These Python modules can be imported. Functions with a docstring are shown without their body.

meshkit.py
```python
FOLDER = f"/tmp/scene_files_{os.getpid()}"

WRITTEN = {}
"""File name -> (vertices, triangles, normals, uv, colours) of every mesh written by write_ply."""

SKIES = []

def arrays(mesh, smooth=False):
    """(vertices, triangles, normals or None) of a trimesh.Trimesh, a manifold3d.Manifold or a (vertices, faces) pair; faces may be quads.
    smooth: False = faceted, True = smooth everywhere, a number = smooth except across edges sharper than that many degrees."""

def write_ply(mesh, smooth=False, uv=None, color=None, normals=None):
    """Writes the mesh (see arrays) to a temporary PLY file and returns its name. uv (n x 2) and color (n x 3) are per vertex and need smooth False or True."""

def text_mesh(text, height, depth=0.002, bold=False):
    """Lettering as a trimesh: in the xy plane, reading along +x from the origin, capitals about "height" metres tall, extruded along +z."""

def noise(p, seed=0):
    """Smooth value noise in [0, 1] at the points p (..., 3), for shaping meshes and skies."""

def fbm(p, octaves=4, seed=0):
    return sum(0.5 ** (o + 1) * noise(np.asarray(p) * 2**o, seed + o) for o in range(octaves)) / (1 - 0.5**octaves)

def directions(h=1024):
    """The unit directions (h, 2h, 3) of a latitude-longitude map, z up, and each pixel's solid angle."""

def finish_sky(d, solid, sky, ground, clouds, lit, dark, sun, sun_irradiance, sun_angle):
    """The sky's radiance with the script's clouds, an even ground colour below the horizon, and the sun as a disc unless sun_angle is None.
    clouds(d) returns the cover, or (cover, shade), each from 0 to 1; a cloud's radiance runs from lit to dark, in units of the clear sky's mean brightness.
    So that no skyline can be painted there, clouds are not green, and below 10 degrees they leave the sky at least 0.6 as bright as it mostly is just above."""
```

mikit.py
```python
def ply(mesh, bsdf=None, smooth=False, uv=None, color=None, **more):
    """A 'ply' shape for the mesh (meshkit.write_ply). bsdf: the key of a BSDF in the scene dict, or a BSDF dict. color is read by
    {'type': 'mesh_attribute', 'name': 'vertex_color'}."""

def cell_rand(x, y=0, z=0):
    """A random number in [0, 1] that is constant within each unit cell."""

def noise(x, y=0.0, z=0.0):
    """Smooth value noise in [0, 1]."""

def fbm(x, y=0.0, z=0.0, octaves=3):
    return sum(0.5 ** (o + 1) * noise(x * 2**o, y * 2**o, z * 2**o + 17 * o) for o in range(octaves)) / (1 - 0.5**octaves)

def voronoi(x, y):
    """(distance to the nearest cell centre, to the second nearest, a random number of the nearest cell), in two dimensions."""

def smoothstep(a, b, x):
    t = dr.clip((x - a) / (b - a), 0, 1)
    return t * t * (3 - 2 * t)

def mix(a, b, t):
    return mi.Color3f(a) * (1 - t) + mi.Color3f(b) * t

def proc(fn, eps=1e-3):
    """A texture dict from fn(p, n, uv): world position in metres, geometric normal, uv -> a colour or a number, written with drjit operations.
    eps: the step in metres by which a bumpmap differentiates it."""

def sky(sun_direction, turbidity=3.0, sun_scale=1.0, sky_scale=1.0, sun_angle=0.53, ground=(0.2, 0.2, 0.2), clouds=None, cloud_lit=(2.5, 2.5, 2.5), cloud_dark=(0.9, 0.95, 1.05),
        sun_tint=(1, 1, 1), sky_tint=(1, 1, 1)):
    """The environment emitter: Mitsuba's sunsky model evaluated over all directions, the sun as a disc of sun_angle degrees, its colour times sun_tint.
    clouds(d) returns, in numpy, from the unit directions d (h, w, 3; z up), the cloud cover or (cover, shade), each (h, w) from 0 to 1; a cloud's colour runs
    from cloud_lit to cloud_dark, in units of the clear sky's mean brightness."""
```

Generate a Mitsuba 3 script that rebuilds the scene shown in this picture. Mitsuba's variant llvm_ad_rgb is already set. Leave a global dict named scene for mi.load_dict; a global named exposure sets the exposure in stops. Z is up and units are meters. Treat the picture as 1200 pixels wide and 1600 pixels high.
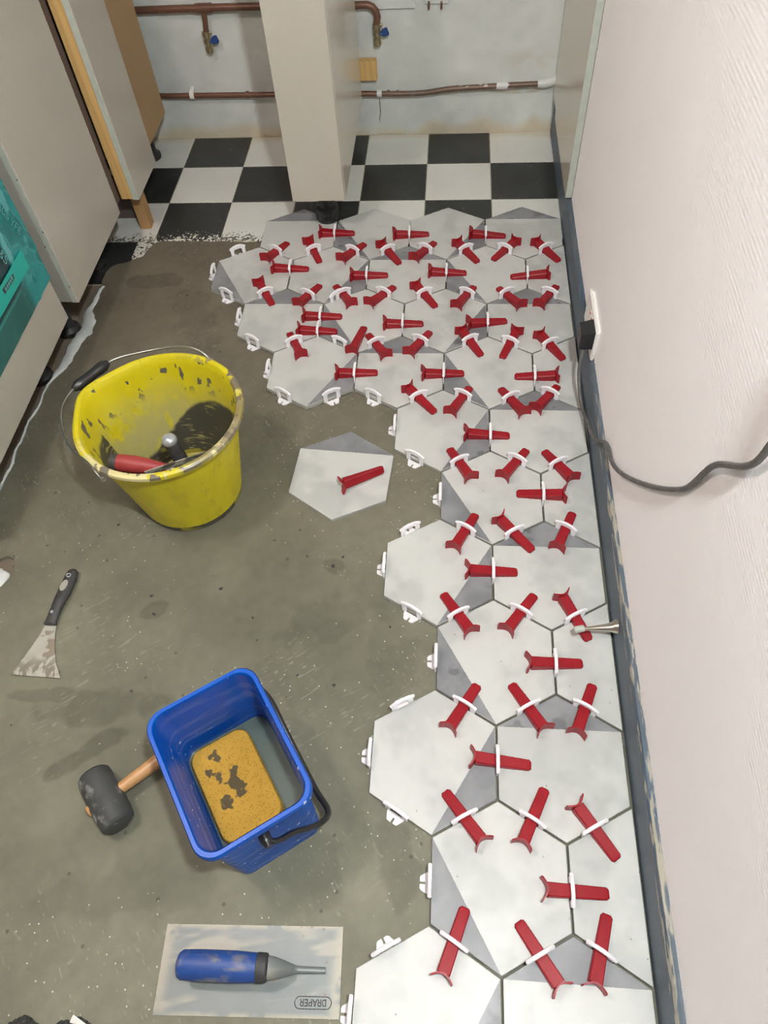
import math, random
import numpy as np, trimesh, manifold3d as m3, shapely.geometry as sg
from shapely import affinity
import drjit as dr, mitsuba as mi, mikit, meshkit
from mikit import noise, fbm, voronoi, smoothstep, mix, cell_rand

T = mi.ScalarTransform4f
rng = random.Random(7)
scene, labels = {}, {}

# ------------------------------------------------------------------ camera, light, exposure
CAM = [[-0.996424, -0.023006, -0.081306, -0.102993], [-0.065357, 0.819721, 0.569022, -0.064668], [0.053557, 0.572301, -0.818293, 1.328397]]
scene['camera'] = {'type': 'perspective', 'fov': 55.2640, 'fov_axis': 'x', 'near_clip': 0.01, 'far_clip': 50.0,
                   'to_world': T(CAM + [[0, 0, 0, 1]])}
exposure = 0.38
LAMP_POS, LAMP_R, LAMP_RAD = (0.115, -0.02, 1.86), 0.040, (1270.0, 1345.0, 1335.0)
FAR_POS, FAR_R, FAR_RAD = (-1.02, 0.45, 2.30), 0.10, (140.0, 120.0, 113.0)

# ------------------------------------------------------------------ helpers
def rgb(*c): return {'type': 'rgb', 'value': list(c)}
def mat(key, color, rough=0.5, **kw):
    b = {'type': 'principled', 'base_color': rgb(*color) if isinstance(color, tuple) else color, 'roughness': rough}
    b.update(kw)
    scene[key] = {'type': 'twosided', 'bsdf': b}
    return key
def matbump(key, color, rough, fn, scale, **kw):
    b = {'type': 'principled', 'base_color': rgb(*color) if isinstance(color, tuple) else color, 'roughness': rough}
    b.update(kw)
    scene[key] = {'type': 'twosided', 'bsdf': {'type': 'bumpmap', 'arbitrary': mikit.proc(fn, 5e-4), 'scale': scale, 'bsdf': b}}
    return key
_n = {}
def key_for(base):
    if base not in _n:
        _n[base] = 0
        return base
    _n[base] += 1
    return f'{base}_{_n[base]:03d}'
def lab(k, label=None, cat=None, group=None, kind=None):
    d = {}
    if label: d['label'] = label
    if cat: d['category'] = cat
    if group: d['group'] = group
    if kind: d['kind'] = kind
    labels[k] = d
def add(name, mesh, bsdf, smooth=False, parent=None, label=None, cat=None, group=None, kind=None, **kw):
    k = key_for((parent + '__' if parent else '') + name)
    scene[k] = mesh if isinstance(mesh, dict) else mikit.ply(mesh, bsdf, smooth=smooth, **kw)
    if label or cat or kind: lab(k, label, cat, group, kind)
    return k
def thing(name, label, cat, group=None, kind=None):
    k = key_for(name); lab(k, label, cat, group, kind); return k
cat = trimesh.util.concatenate

def box(lo, hi, ch=0.001):
    lo, hi = np.array(lo, float), np.array(hi, float)
    ch = min(ch, *(0.45 * (hi - lo)))
    if ch <= 0: return trimesh.creation.box(bounds=[lo, hi])
    pts = []
    for sx in (0, 1):
        for sy in (0, 1):
            for sz in (0, 1):
                c = np.where([sx, sy, sz], hi, lo)
                d = np.where([sx, sy, sz], -1, 1) * ch
                for k in range(3):
                    o = d.copy(); o[k] = 0
                    pts.append(c + o)
    return trimesh.convex.convex_hull(np.array(pts))
def place(m, loc=(0, 0, 0), rz=0, rx=0, ry=0):
    m = m.copy()
    M = trimesh.transformations.euler_matrix(math.radians(rx), math.radians(ry), math.radians(rz), 'sxyz')
    M[:3, 3] = loc
    m.apply_transform(M); return m
def loft(rings, cap0=True, cap1=True, closed=False):
    n = len(rings[0]); v = np.vstack(rings); f = []
    R = len(rings)
    for i in range(R if closed else R - 1):
        a, b = i * n, ((i + 1) % R) * n
        for j in range(n):
            k = (j + 1) % n
            f += [[a + j, a + k, b + k], [a + j, b + k, b + j]]
    if not closed:
        if cap0:
            v = np.vstack([v, np.mean(rings[0], 0)]); c = len(v) - 1
            f += [[c, (j + 1) % n, j] for j in range(n)]
        if cap1:
            v = np.vstack([v, np.mean(rings[-1], 0)]); c = len(v) - 1; a = (R - 1) * n
            f += [[c, a + j, a + (j + 1) % n] for j in range(n)]
    return trimesh.Trimesh(v, np.array(f), process=False)
def lathe(prof, n=48, cap0=True, cap1=True):
    a = np.arange(n) * 2 * np.pi / n
    return loft([np.c_[r * np.cos(a), r * np.sin(a), np.full(n, z)] for r, z in prof], cap0, cap1)
def smooth_path(pts, n=60):
    from scipy.interpolate import CubicSpline
    p = np.array(pts, float); d = np.r_[0, np.cumsum(np.linalg.norm(np.diff(p, axis=0), axis=1))]
    return CubicSpline(d, p)(np.linspace(0, d[-1], n))
def tube(pts, r, n=12, rh=None, up=(0, 0, 1)):
    p = np.asarray(pts, float); t = np.gradient(p, axis=0); t /= np.linalg.norm(t, axis=1, keepdims=True)
    r = np.broadcast_to(r, len(p)); rh = r if rh is None else np.broadcast_to(rh, len(p))
    rings = []; a = np.arange(n) * 2 * np.pi / n
    prev = np.cross(up, t[0]); 
    if np.linalg.norm(prev) < 1e-3: prev = np.cross((1, 0, 0), t[0])
    for i in range(len(p)):
        s = prev - t[i] * np.dot(prev, t[i]); s /= np.linalg.norm(s); u = np.cross(t[i], s); prev = s
        rings.append(p[i] + r[i] * np.cos(a)[:, None] * s + rh[i] * np.sin(a)[:, None] * u)
    return loft(rings)
def extr(poly, h, z=0.0):
    m = trimesh.creation.extrude_polygon(poly, h, engine='earcut'); m.apply_translation((0, 0, z)); return m
def rrect(hx, hy, r, n=6):
    out = []
    for cx, cy, a0 in ((hx - r, hy - r, 0), (-hx + r, hy - r, 90), (-hx + r, -hy + r, 180), (hx - r, -hy + r, 270)):
        for i in range(n + 1):
            a = math.radians(a0 + 90 * i / n); out.append((cx + r * math.cos(a), cy + r * math.sin(a)))
    return np.array(out)
def ring3(xy, z): return np.c_[xy, np.full(len(xy), z)]

# ------------------------------------------------------------------ materials
def sn(v): return v * 2 - 1
def m_screed(p, n, uv):
    x, y = p.x, p.y
    big = fbm(x * 2.3, y * 2.3, 1.0, 3); mid = fbm(x * 9, y * 9, 3.0, 4); fine = fbm(x * 60, y * 60, 5.0, 3)
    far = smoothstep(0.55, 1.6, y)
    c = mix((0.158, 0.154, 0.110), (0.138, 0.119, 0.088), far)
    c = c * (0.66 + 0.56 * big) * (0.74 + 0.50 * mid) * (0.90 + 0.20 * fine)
    def blob(cx, cy, rx, ry, ang, s, wob=0.7):
        ca, sa = math.cos(math.radians(ang)), math.sin(math.radians(ang))
        u = ((x - cx) * ca + (y - cy) * sa) / rx; v = (-(x - cx) * sa + (y - cy) * ca) / ry
        d = dr.sqrt(u * u + v * v) + wob * sn(fbm(x * 22 + cx * 9, y * 22, 2.0, 3))
        return s * (1 - smoothstep(0.75, 1.15, d))
    w = mi.Float(0)
    for b in [(-.75, .305, .10, .018, 38, .30), (-.74, .395, .10, .035, 8, .24), (-.86, .41, .07, .012, 5, .22), (-.165, .145, .032, .06, 15, .26),
              (-.31, .14, .05, .06, 40, .15), (-.80, 1.50, .06, .14, 20, .15), (-.33, .60, .10, .05, 10, .14), (-.955, 1.66, .08, .03, 0, .2), (-.62, .08, .14, .04, 10, .13),
              (-.20, .50, .06, .1, 0, .12), (-.69, .60, .03, .02, 30, .25), (-.33, .72, .025, .02, 0, .25), (-.50, 1.12, .05, .06, 0, .12)]:
        w = dr.maximum(w, blob(*b))
    c = c * (1 - w)
    # trowel scratches and pale dry dust
    u, v = x * .8 + y * .6, y * .8 - x * .6
    s = smoothstep(.80, .93, noise(u * 60, v * 330, 2.0)) * smoothstep(.50, .75, fbm(x * 5, y * 5, 9.0, 2))
    s2 = smoothstep(.83, .95, noise(u * 300, v * 90, 4.0)) * smoothstep(.5, .75, fbm(x * 6, y * 6, 12.0, 2))
    c = mix(c, (0.42, 0.41, 0.34), 0.22 * dr.maximum(s, s2))
    d, _, r = voronoi(x * 90, y * 90)
    c = mix(c, (0.62, 0.61, 0.54), smoothstep(.16, .05, d) * dr.select(r > .93, 1.0, 0.0) * smoothstep(.42, .62, fbm(x * 7, y * 7, 3.3, 2)) * .8)
    d, _, r = voronoi(x * 34 + 9, y * 34)
    c = c * (1 - .4 * smoothstep(.15, .05, d) * dr.select(r > .96, 1.0, 0.0))
    return c
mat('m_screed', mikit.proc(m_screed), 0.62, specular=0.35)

def m_hextile(p, n, uv):
    k = uv.y * 37.0
    a = fbm(p.x * 9 + k, p.y * 9 - k, k, 4); b = fbm(p.x * 30 + k, p.y * 30, k, 3)
    vein = smoothstep(.52, .60, a) * smoothstep(.72, .60, a)
    white = mix((0.51, 0.515, 0.492), (0.405, 0.415, 0.40), smoothstep(.4, .7, a) * .8 + .3 * smoothstep(.5, .75, b)) * (1 - .04 * vein)
    grey = mix((0.155, 0.16, 0.17), (0.235, 0.24, 0.25), smoothstep(.3, .7, fbm(p.x * 14 - k, p.y * 14, k + 3, 4)))
    grey = grey * (1 - .35 * smoothstep(.66, .74, fbm(p.x * 26, p.y * 26 + k, k, 3)))
    d, _, r = voronoi(p.x * 40 + k, p.y * 40)
    white = white * (1 - .6 * smoothstep(.06, .03, d) * dr.select(r > .965, 1.0, 0.0))
    side = mi.Color3f(0.36, 0.35, 0.32) * (.8 + .4 * b)
    c = mix(white, grey, smoothstep(.45, .55, uv.x))
    return mix(c, side, smoothstep(1.45, 1.55, uv.x))
mat('m_hextile', mikit.proc(m_hextile), 0.42, specular=0.4)

def chips(p, lo):
    t = smoothstep(1.935, 1.85, p.y) * smoothstep(-.62, -.70, p.x)
    q = fbm(p.x * 190, p.y * 230, 1.0, 2)
    lim = lo - .52 * t * (.55 + .9 * fbm(p.x * 18, p.y * 18, 6.0, 2))
    return smoothstep(lim, lim + .03, q) * smoothstep(0.02, .2, t) * dr.select((p.y > 1.852) | (p.x > -1.06), 1.0, 0.0)
def m_blacktile(p, n, uv):
    c = mix((0.012, 0.014, 0.015), (0.035, 0.037, 0.036), fbm(p.x * 8, p.y * 8, 4.0, 4))
    sp, _, r = voronoi(p.x * 60, p.y * 60)
    c = mix(c, (0.5, 0.5, 0.45), .5 * smoothstep(.10, .05, sp) * dr.select(r > .975, 1.0, 0.0))
    return mix(c, (0.62, 0.60, 0.54), chips(p, .98))
def m_whitetile(p, n, uv):
    c = mix((0.70, 0.70, 0.66), (0.60, 0.60, 0.56), fbm(p.x * 7, p.y * 7, 6.0, 4))
    c = mix(c, (0.50, 0.42, 0.28), .45 * smoothstep(2.42, 2.455, p.y + .02 * fbm(p.x * 14, 0, 2.0, 2)))
    return mix(c, (0.10, 0.10, 0.085), chips(p, 1.0))
mat('m_blacktile', mikit.proc(m_blacktile), 0.28, specular=0.4)
mat('m_whitetile', mikit.proc(m_whitetile), 0.28, specular=0.4)
mat('m_subfloor', mikit.proc(lambda p, n, uv: mix((0.11, 0.085, 0.062), (0.20, 0.17, 0.13), fbm(p.x * 12, p.y * 12, 1.0, 4))), 0.9)
mat('m_grout', (0.30, 0.27, 0.20), 0.9)
mat('m_adhesive', mikit.proc(lambda p, n, uv: mix((0.10, 0.10, 0.085), (0.22, 0.22, 0.19), smoothstep(.35, .7, fbm(p.x * 40, p.y * 40, 1.0, 3)))), 0.9)
mat('m_whitesmear', mikit.proc(lambda p, n, uv: mix((0.45, 0.48, 0.47), (0.68, 0.70, 0.69), fbm(p.x * 35, p.y * 35, p.z * 50, 3))), 0.7)

def m_rightwall(p, n, uv):
    a = fbm(p.y * 5, p.z * 5, 2.0, 3)
    return mix((0.89, 0.87, 0.875), (0.92, 0.90, 0.91), a)
def b_rightwall(p, n, uv):
    wob = .10 * sn(noise(p.y * 9, p.z * 30, 1.0))
    rib = .5 + .5 * dr.sin((p.z / .0075 + wob) * 2 * math.pi)
    brk = smoothstep(.25, .6, noise(p.y * 45, p.z / .0075 * .5, 3.0))
    return (rib * (.35 + .65 * brk) + .12 * fbm(p.y * 60, p.z * 60, 5.0, 2))
matbump('m_rightwall', mikit.proc(m_rightwall), 0.7, b_rightwall, 0.00013, specular=0.25)
def m_backwall(p, n, uv):
    a = fbm(p.x * 5, p.z * 5, 1.0, 4); b = fbm(p.x * 24, p.z * 24, 2.0, 3)
    c = mix((0.66, 0.675, 0.64), (0.57, 0.59, 0.565), smoothstep(.4, .7, a))
    c = c * (.93 + .12 * b)
    low = smoothstep(.05, .0, p.z + .035 * sn(fbm(p.x * 12, 0, 3.0, 3)))
    c = mix(c, (0.55, 0.45, 0.28), .65 * low)
    patch = smoothstep(.05, .0, dr.abs(p.z - .225)) * smoothstep(.12, .04, dr.abs(p.x - .14)) * smoothstep(.35, .55, b)
    c = mix(c, (0.55, 0.51, 0.42), .5 * patch)
    seam = smoothstep(.012, .004, dr.abs(p.z - .142 - .012 * sn(noise(p.x * 8, 1, 1)))) * smoothstep(-.25, -.1, p.x)
    c = mix(c, (0.46, 0.34, 0.22), .45 * seam * smoothstep(.3, .7, b))
    crack = smoothstep(.0025, .001, dr.abs(p.x + .352 + .006 * sn(noise(p.z * 40, 2, 1)))) * smoothstep(.035, .05, p.z) * smoothstep(.125, .11, p.z)
    return c * (1 - .7 * crack)
matbump('m_backwall', mikit.proc(m_backwall), 0.6, lambda p, n, uv: fbm(p.x * 16, p.z * 16, 1.0, 4), 0.006, specular=0.3)
mat('m_unseenwall', (0.30, 0.28, 0.26), 0.8)  # walls out of view, colour darkened to hold down bounced light
mat('m_ceiling', (0.50, 0.50, 0.48), 0.9)  # ceiling out of view, greyed so less light bounces back
def m_skirting(p, n, uv):
    a = fbm(p.y * 5, p.z * 30, 1.0, 3)
    c = mix((0.062, 0.088, 0.115), (0.088, 0.112, 0.138), a)
    c = mix(c, (0.05, 0.085, 0.125), smoothstep(.62, .72, fbm(p.y * 3, p.z * 8, 7.0, 3)))
    near = smoothstep(1.3, .7, p.y)
    top = smoothstep(.080, .090, p.z + .006 * sn(fbm(p.y * 30, p.z * 20, 2.0, 3)))
    worn = top * smoothstep(.52, .66, fbm(p.y * 26, (p.x + p.z) * 160, 4.0, 4))
    return mix(c, (0.34, 0.315, 0.25), worn * (.15 + .75 * near))
mat('m_skirting', mikit.proc(m_skirting), 0.5)

def m_cream(p, n, uv): return mix((0.465, 0.435, 0.37), (0.49, 0.46, 0.395), fbm(p.x * 2, p.y * 2, p.z * 2, 2))
mat('m_cream', mikit.proc(m_cream), 0.20, specular=0.5)
mat('m_carcass', (0.33, 0.315, 0.275), 0.5)
mat('m_edging', mikit.proc(lambda p, n, uv: mix((0.40, 0.44, 0.385), (0.46, 0.49, 0.43), noise(p.x * 200, p.y * 200, p.z * 60))), 0.6)
mat('m_hardboard', mikit.proc(lambda p, n, uv: mix((0.35, 0.225, 0.105), (0.40, 0.26, 0.13), fbm(p.x * 6, p.y * 12, p.z * 6, 4))), 0.55)
def m_pine(p, n, uv):
    kd = dr.sqrt(dr.square((p.x + 1.045) * 1.0) + dr.square((p.z - .70) * .45))
    bend = .9 * dr.exp(-kd * kd * 2500.0)
    g = dr.sin((p.x + p.y * .7) * 300 + 7.0 * fbm(p.x * 20, p.y * 20, p.z * 2.2, 2) + p.z * 9 + bend * 6)
    c = mix((0.62, 0.40, 0.155), (0.48, 0.265, 0.085), smoothstep(-.2, 1.0, g) * .45)
    knot = smoothstep(.011, .005, dr.sqrt(dr.square(p.x + 1.045) + dr.square((p.z - .70) * .55)))
    return mix(c, (0.10, 0.045, 0.02), knot)
mat('m_pine', mikit.proc(m_pine), 0.55)
def m_wood(p, n, uv):
    return mix((0.42, 0.215, 0.085), (0.52, 0.29, 0.13), fbm(p.x * 30 + p.y * 30, p.y * 90, p.z * 90, 3))
mat('m_wood', mikit.proc(m_wood), 0.35)
mat('m_block', mikit.proc(lambda p, n, uv: mix((0.36, 0.20, 0.085), (0.44, 0.26, 0.12), fbm(p.x * 60, p.y * 60, p.z * 8, 3))), 0.6)
def m_copper(p, n, uv):
    a = fbm(p.x * 14, p.y * 14, p.z * 14, 3)
    c = mix((0.115, 0.050, 0.030), (0.19, 0.095, 0.062), a)
    c = mix(c, (0.17, 0.13, 0.10), .8 * smoothstep(-.42, -.30, p.x) * smoothstep(.3, .1, p.z))
    return mix(c, (0.62, 0.60, 0.56), smoothstep(.66, .72, fbm(p.x * 30, p.y * 30, p.z * 60, 3)) * smoothstep(-.3, .15, p.x))
mat('m_copper', mikit.proc(m_copper), 0.42, metallic=0.3)
mat('m_brass', mikit.proc(lambda p, n, uv: mix((0.30, 0.26, 0.15), (0.52, 0.45, 0.28), fbm(p.x * 90, p.y * 90, p.z * 90, 2))), 0.3, metallic=0.8)
mat('m_whitepaint', (0.66, 0.68, 0.66), 0.5)
mat('m_blueplastic', (0.02, 0.06, 0.20), 0.4)
mat('m_black', (0.012, 0.012, 0.013), 0.35)
mat('m_blackmatt', mikit.proc(lambda p, n, uv: mix((0.02, 0.02, 0.021), (0.05, 0.05, 0.05), fbm(p.x * 40, p.y * 40, p.z * 40, 3))), 0.6)
mat('m_red', mikit.proc(lambda p, n, uv: mix((0.235, 0.006, 0.012), (0.285, 0.009, 0.016), fbm(p.x * 25, p.y * 25, p.z * 25, 2))), 0.40, specular=0.3)
mat('m_clip', (0.82, 0.81, 0.84), 0.35, spec_tint=0.0, flatness=0.5)
mat('m_whiteplastic', (0.80, 0.78, 0.74), 0.3)
mat('m_chrome', (0.62, 0.56, 0.48), 0.22, metallic=1.0)
mat('m_wire', (0.55, 0.55, 0.54), 0.3, metallic=1.0)
mat('m_cable', mikit.proc(lambda p, n, uv: mix((0.06, 0.057, 0.057), (0.13, 0.125, 0.12), fbm(p.x * 60, p.y * 60, p.z * 60, 3))), 0.5)

BX, BY = -0.677, 0.905
def m_yellow(p, n, uv):
    dx, dy = p.x - BX, p.y - BY
    r = dr.sqrt(dx * dx + dy * dy); th = dr.atan2(dy, dx)
    inner = dr.select((n.x * dx + n.y * dy < 0) & (p.z < .262) & (p.z > .01), 1.0, 0.0)
    floor_in = dr.select((r < .118) & (p.z > .002) & (p.z < .02), 1.0, 0.0)
    y0 = mi.Color3f(0.57, 0.485, 0.010)
    a = fbm(th * 4, p.z * 18, 1.0, 4); b = fbm(th * 14, p.z * 60, 3.0, 3)
    # grey film left on the inside
    film = smoothstep(.245, .10, p.z + .05 * sn(a)) * .85 * smoothstep(.30, .58, a + .10)
    ci = mix(y0, (0.40, 0.37, 0.17), film)
    streak = noise(th * 6, p.z * 420, 2.0)
    edge = .048 + .125 * smoothstep(2.6, .95, th) + .006 * sn(fbm(th * 5, p.z * 9, 7.0, 3)) + .02 * smoothstep(.9, .3, th)
    mort = smoothstep(.006, -.006, p.z - edge)
    mort = mort * (1 - .70 * smoothstep(.58, .72, streak) * smoothstep(.42, .62, fbm(th * 4, p.z * 22, 5.0, 2)))
    ci = mix(ci, (0.055, 0.052, 0.040), mort)
    dab = smoothstep(.67, .69, fbm(th * 9, p.z * 38, 11.0, 3)) * smoothstep(.17, .21, p.z)
    ci = mix(ci, (0.10, 0.09, 0.07), dab)
    # outside and rim
    co = y0 * (.85 + .2 * a)
    scuff = smoothstep(.64, .70, fbm(th * 9, p.z * 25, 6.0, 3))
    co = mix(co, (0.30, 0.25, 0.04), .20 * scuff)
    rim = smoothstep(.255, .262, p.z)
    front = smoothstep(.2, -.5, dr.sin(th - .55))
    worn = smoothstep(.42, .50, fbm(th * 6, r * 60, 3.0, 3)) * front
    co = mix(co, (0.62, 0.56, 0.30), rim * worn * .9)
    co = mix(co, (0.16, 0.14, 0.10), rim * smoothstep(.55, .60, fbm(th * 8, r * 40, 8.0, 3)) * smoothstep(.6, -.2, dr.sin(th - 1.0)))
    dirt = smoothstep(-1.25, -.85, th) * smoothstep(.75, .40, th) * smoothstep(.36, .46, fbm(th * 7, r * 50, 2.5, 3))
    co = mix(co, (0.17, 0.14, 0.085), .8 * rim * dirt)
    fl = mix((0.05, 0.048, 0.036), (0.30, 0.25, 0.03), smoothstep(.5, .68, noise(r * 160, th * 4, 1.0)) * .8)
    c = mix(co, ci, inner)
    return mix(c, fl, floor_in)
mat('m_yellow', mikit.proc(m_yellow), 0.38, specular=0.5)

def m_bluebucket(p, n, uv):
    a = fbm(p.x * 10, p.y * 10, p.z * 10, 3)
    c = mix((0.000, 0.058, 0.33), (0.001, 0.078, 0.42), a)
    inner = smoothstep(.235, .21, p.z)
    c = mix(c, (0.10, 0.18, 0.42), .45 * inner * smoothstep(.48, .72, fbm(p.x * 16, p.y * 16, p.z * 60, 4)))
    spl = smoothstep(.86, .90, noise(p.x * 130, p.y * 130, p.z * 130)) * smoothstep(.35, .6, fbm(p.x * 12, p.y * 12, p.z * 12, 2))
    return mix(c, (0.55, 0.62, 0.72), spl * .85)
mat('m_bluebucket', mikit.proc(m_bluebucket), 0.36, specular=0.3)
mat('m_water', mikit.proc(lambda p, n, uv: mix((0.075, 0.10, 0.085), (0.095, 0.12, 0.105), noise(p.x * 20, p.y * 20, 1))), 0.06, specular=0.5)
def m_sponge(p, n, uv):
    e1, e2 = .56, -.83
    u = (p.x + .435) * e1 + (p.y - .241) * e2; v = (p.x + .435) * .83 + (p.y - .241) * .56
    d, _, r = voronoi(p.x * 260, p.y * 260)
    c = mix((0.41, 0.225, 0.026), (0.47, 0.265, 0.036), fbm(p.x * 30, p.y * 30, 1.0, 3))
    c = c * (1 - .45 * smoothstep(.30, .12, d) * dr.select(r > .6, 1.0, 0.0))
    w = fbm(p.x * 75, p.y * 75, 4.0, 3)
    def st(cu, cv, a, b): return smoothstep(1.0, .7, dr.sqrt(dr.square((u - cu) / a) + dr.square((v - cv) / b)) + 1.5 * sn(w))
    s = dr.maximum(dr.maximum(st(-.008, -.002, .019, .017), st(-.052, -.012, .017, .010)), dr.maximum(st(.014, -.022, .010, .008), st(-.044, -.034, .012, .007)))
    return mix(c, (0.05, 0.042, 0.025), .92 * s)
matbump('m_sponge', mikit.proc(m_sponge), 0.9, lambda p, n, uv: -smoothstep(.35, .1, voronoi(p.x * 260, p.y * 260)[0]), 0.0008)

def m_plate(p, n, uv):
    a = fbm(p.x * 12, p.y * 16, 2.0, 4); b = fbm(p.x * 50, p.y * 50, 4.0, 3)
    c = mix((0.15, 0.17, 0.17), (0.225, 0.24, 0.235), a)
    ed = smoothstep(.052, .062, dr.abs((p.y + .013) - .045 * (p.x + .386)))
    ed = dr.maximum(ed, smoothstep(.118, .142, dr.abs(p.x + .386)))
    c = mix(c, (0.36, 0.33, 0.255), .75 * ed * smoothstep(.3, .6, b + .1))
    c = mix(c, (0.33, 0.305, 0.25), .6 * smoothstep(.55, .7, fbm((p.x + p.y * .5) * 9, (p.y - p.x * .2) * 40, 8.0, 3)))
    d, _, r = voronoi(p.x * 90, p.y * 90)
    c = mix(c, (0.18, 0.12, 0.09), .7 * smoothstep(.22, .1, d) * dr.select(r > .86, 1.0, 0.0) * smoothstep(-.36, -.26, p.x))
    return c
mat('m_plate', mikit.proc(m_plate), 0.45, metallic=0.25)
def m_bluehandle(p, n, uv):
    a = fbm(p.x * 18, p.y * 30, p.z * 30, 4)
    c = mix((0.010, 0.038, 0.17), (0.018, 0.065, 0.25), a)
    c = mix(c, (0.20, 0.19, 0.16), .7 * smoothstep(.48, .68, fbm(p.x * 28, p.y * 46, p.z * 24, 4)))
    return mix(c, (0.20, 0.07, 0.045), .6 * smoothstep(.047, .034, p.z))
mat('m_bluehandle', mikit.proc(m_bluehandle), 0.45)
def m_blade(p, n, uv):
    a = fbm(p.x * 25, p.y * 25, 2.0, 4)
    c = mix((0.40, 0.39, 0.33), (0.52, 0.51, 0.45), a)
    e = smoothstep(.50, .452, p.y + .02 * sn(fbm(p.x * 30, p.y * 60, 3.0, 3)))
    st = fbm((p.x + p.y * .35) * 150, (p.y - p.x) * 70, 1.0, 3)
    c = mix(c, (0.16, 0.14, 0.10), .75 * e * smoothstep(.42, .62, st))
    return mix(c, (0.20, 0.15, 0.10), .7 * smoothstep(.60, .68, fbm(p.x * 40, p.y * 50, 9.0, 3)))
mat('m_blade', mikit.proc(m_blade), 0.4, metallic=0.3)
def m_mallet(p, n, uv):
    a = fbm(p.x * 22, p.y * 22, p.z * 22, 4)
    c = mix((0.022, 0.024, 0.024), (0.055, 0.058, 0.056), a)
    return mix(c, (0.26, 0.26, 0.24), .75 * smoothstep(.50, .70, fbm(p.x * 42, p.y * 42, p.z * 42, 4)))
mat('m_mallet', mikit.proc(m_mallet), 0.6)
mat('m_redhandle', mikit.proc(lambda p, n, uv: mix((0.25, 0.018, 0.022), (0.33, 0.05, 0.05), fbm(p.x * 40, p.y * 40, p.z * 40, 3))), 0.5)
mat('m_silver', (0.50, 0.54, 0.58), 0.28, metallic=0.6)
mat('m_dirtysteel', mikit.proc(lambda p, n, uv: mix((0.10, 0.095, 0.075), (0.36, 0.34, 0.28), smoothstep(.4, .6, fbm(p.x * 50, p.y * 50, p.z * 60, 3)))), 0.5)
mat('m_cloth', mikit.proc(lambda p, n, uv: mix((0.008, 0.009, 0.01), (0.06, 0.06, 0.055), noise(p.x * 300, p.y * 300, p.z * 300))), 1.0)
mat('m_darkbrown', (0.085, 0.062, 0.055), 0.6)
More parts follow.
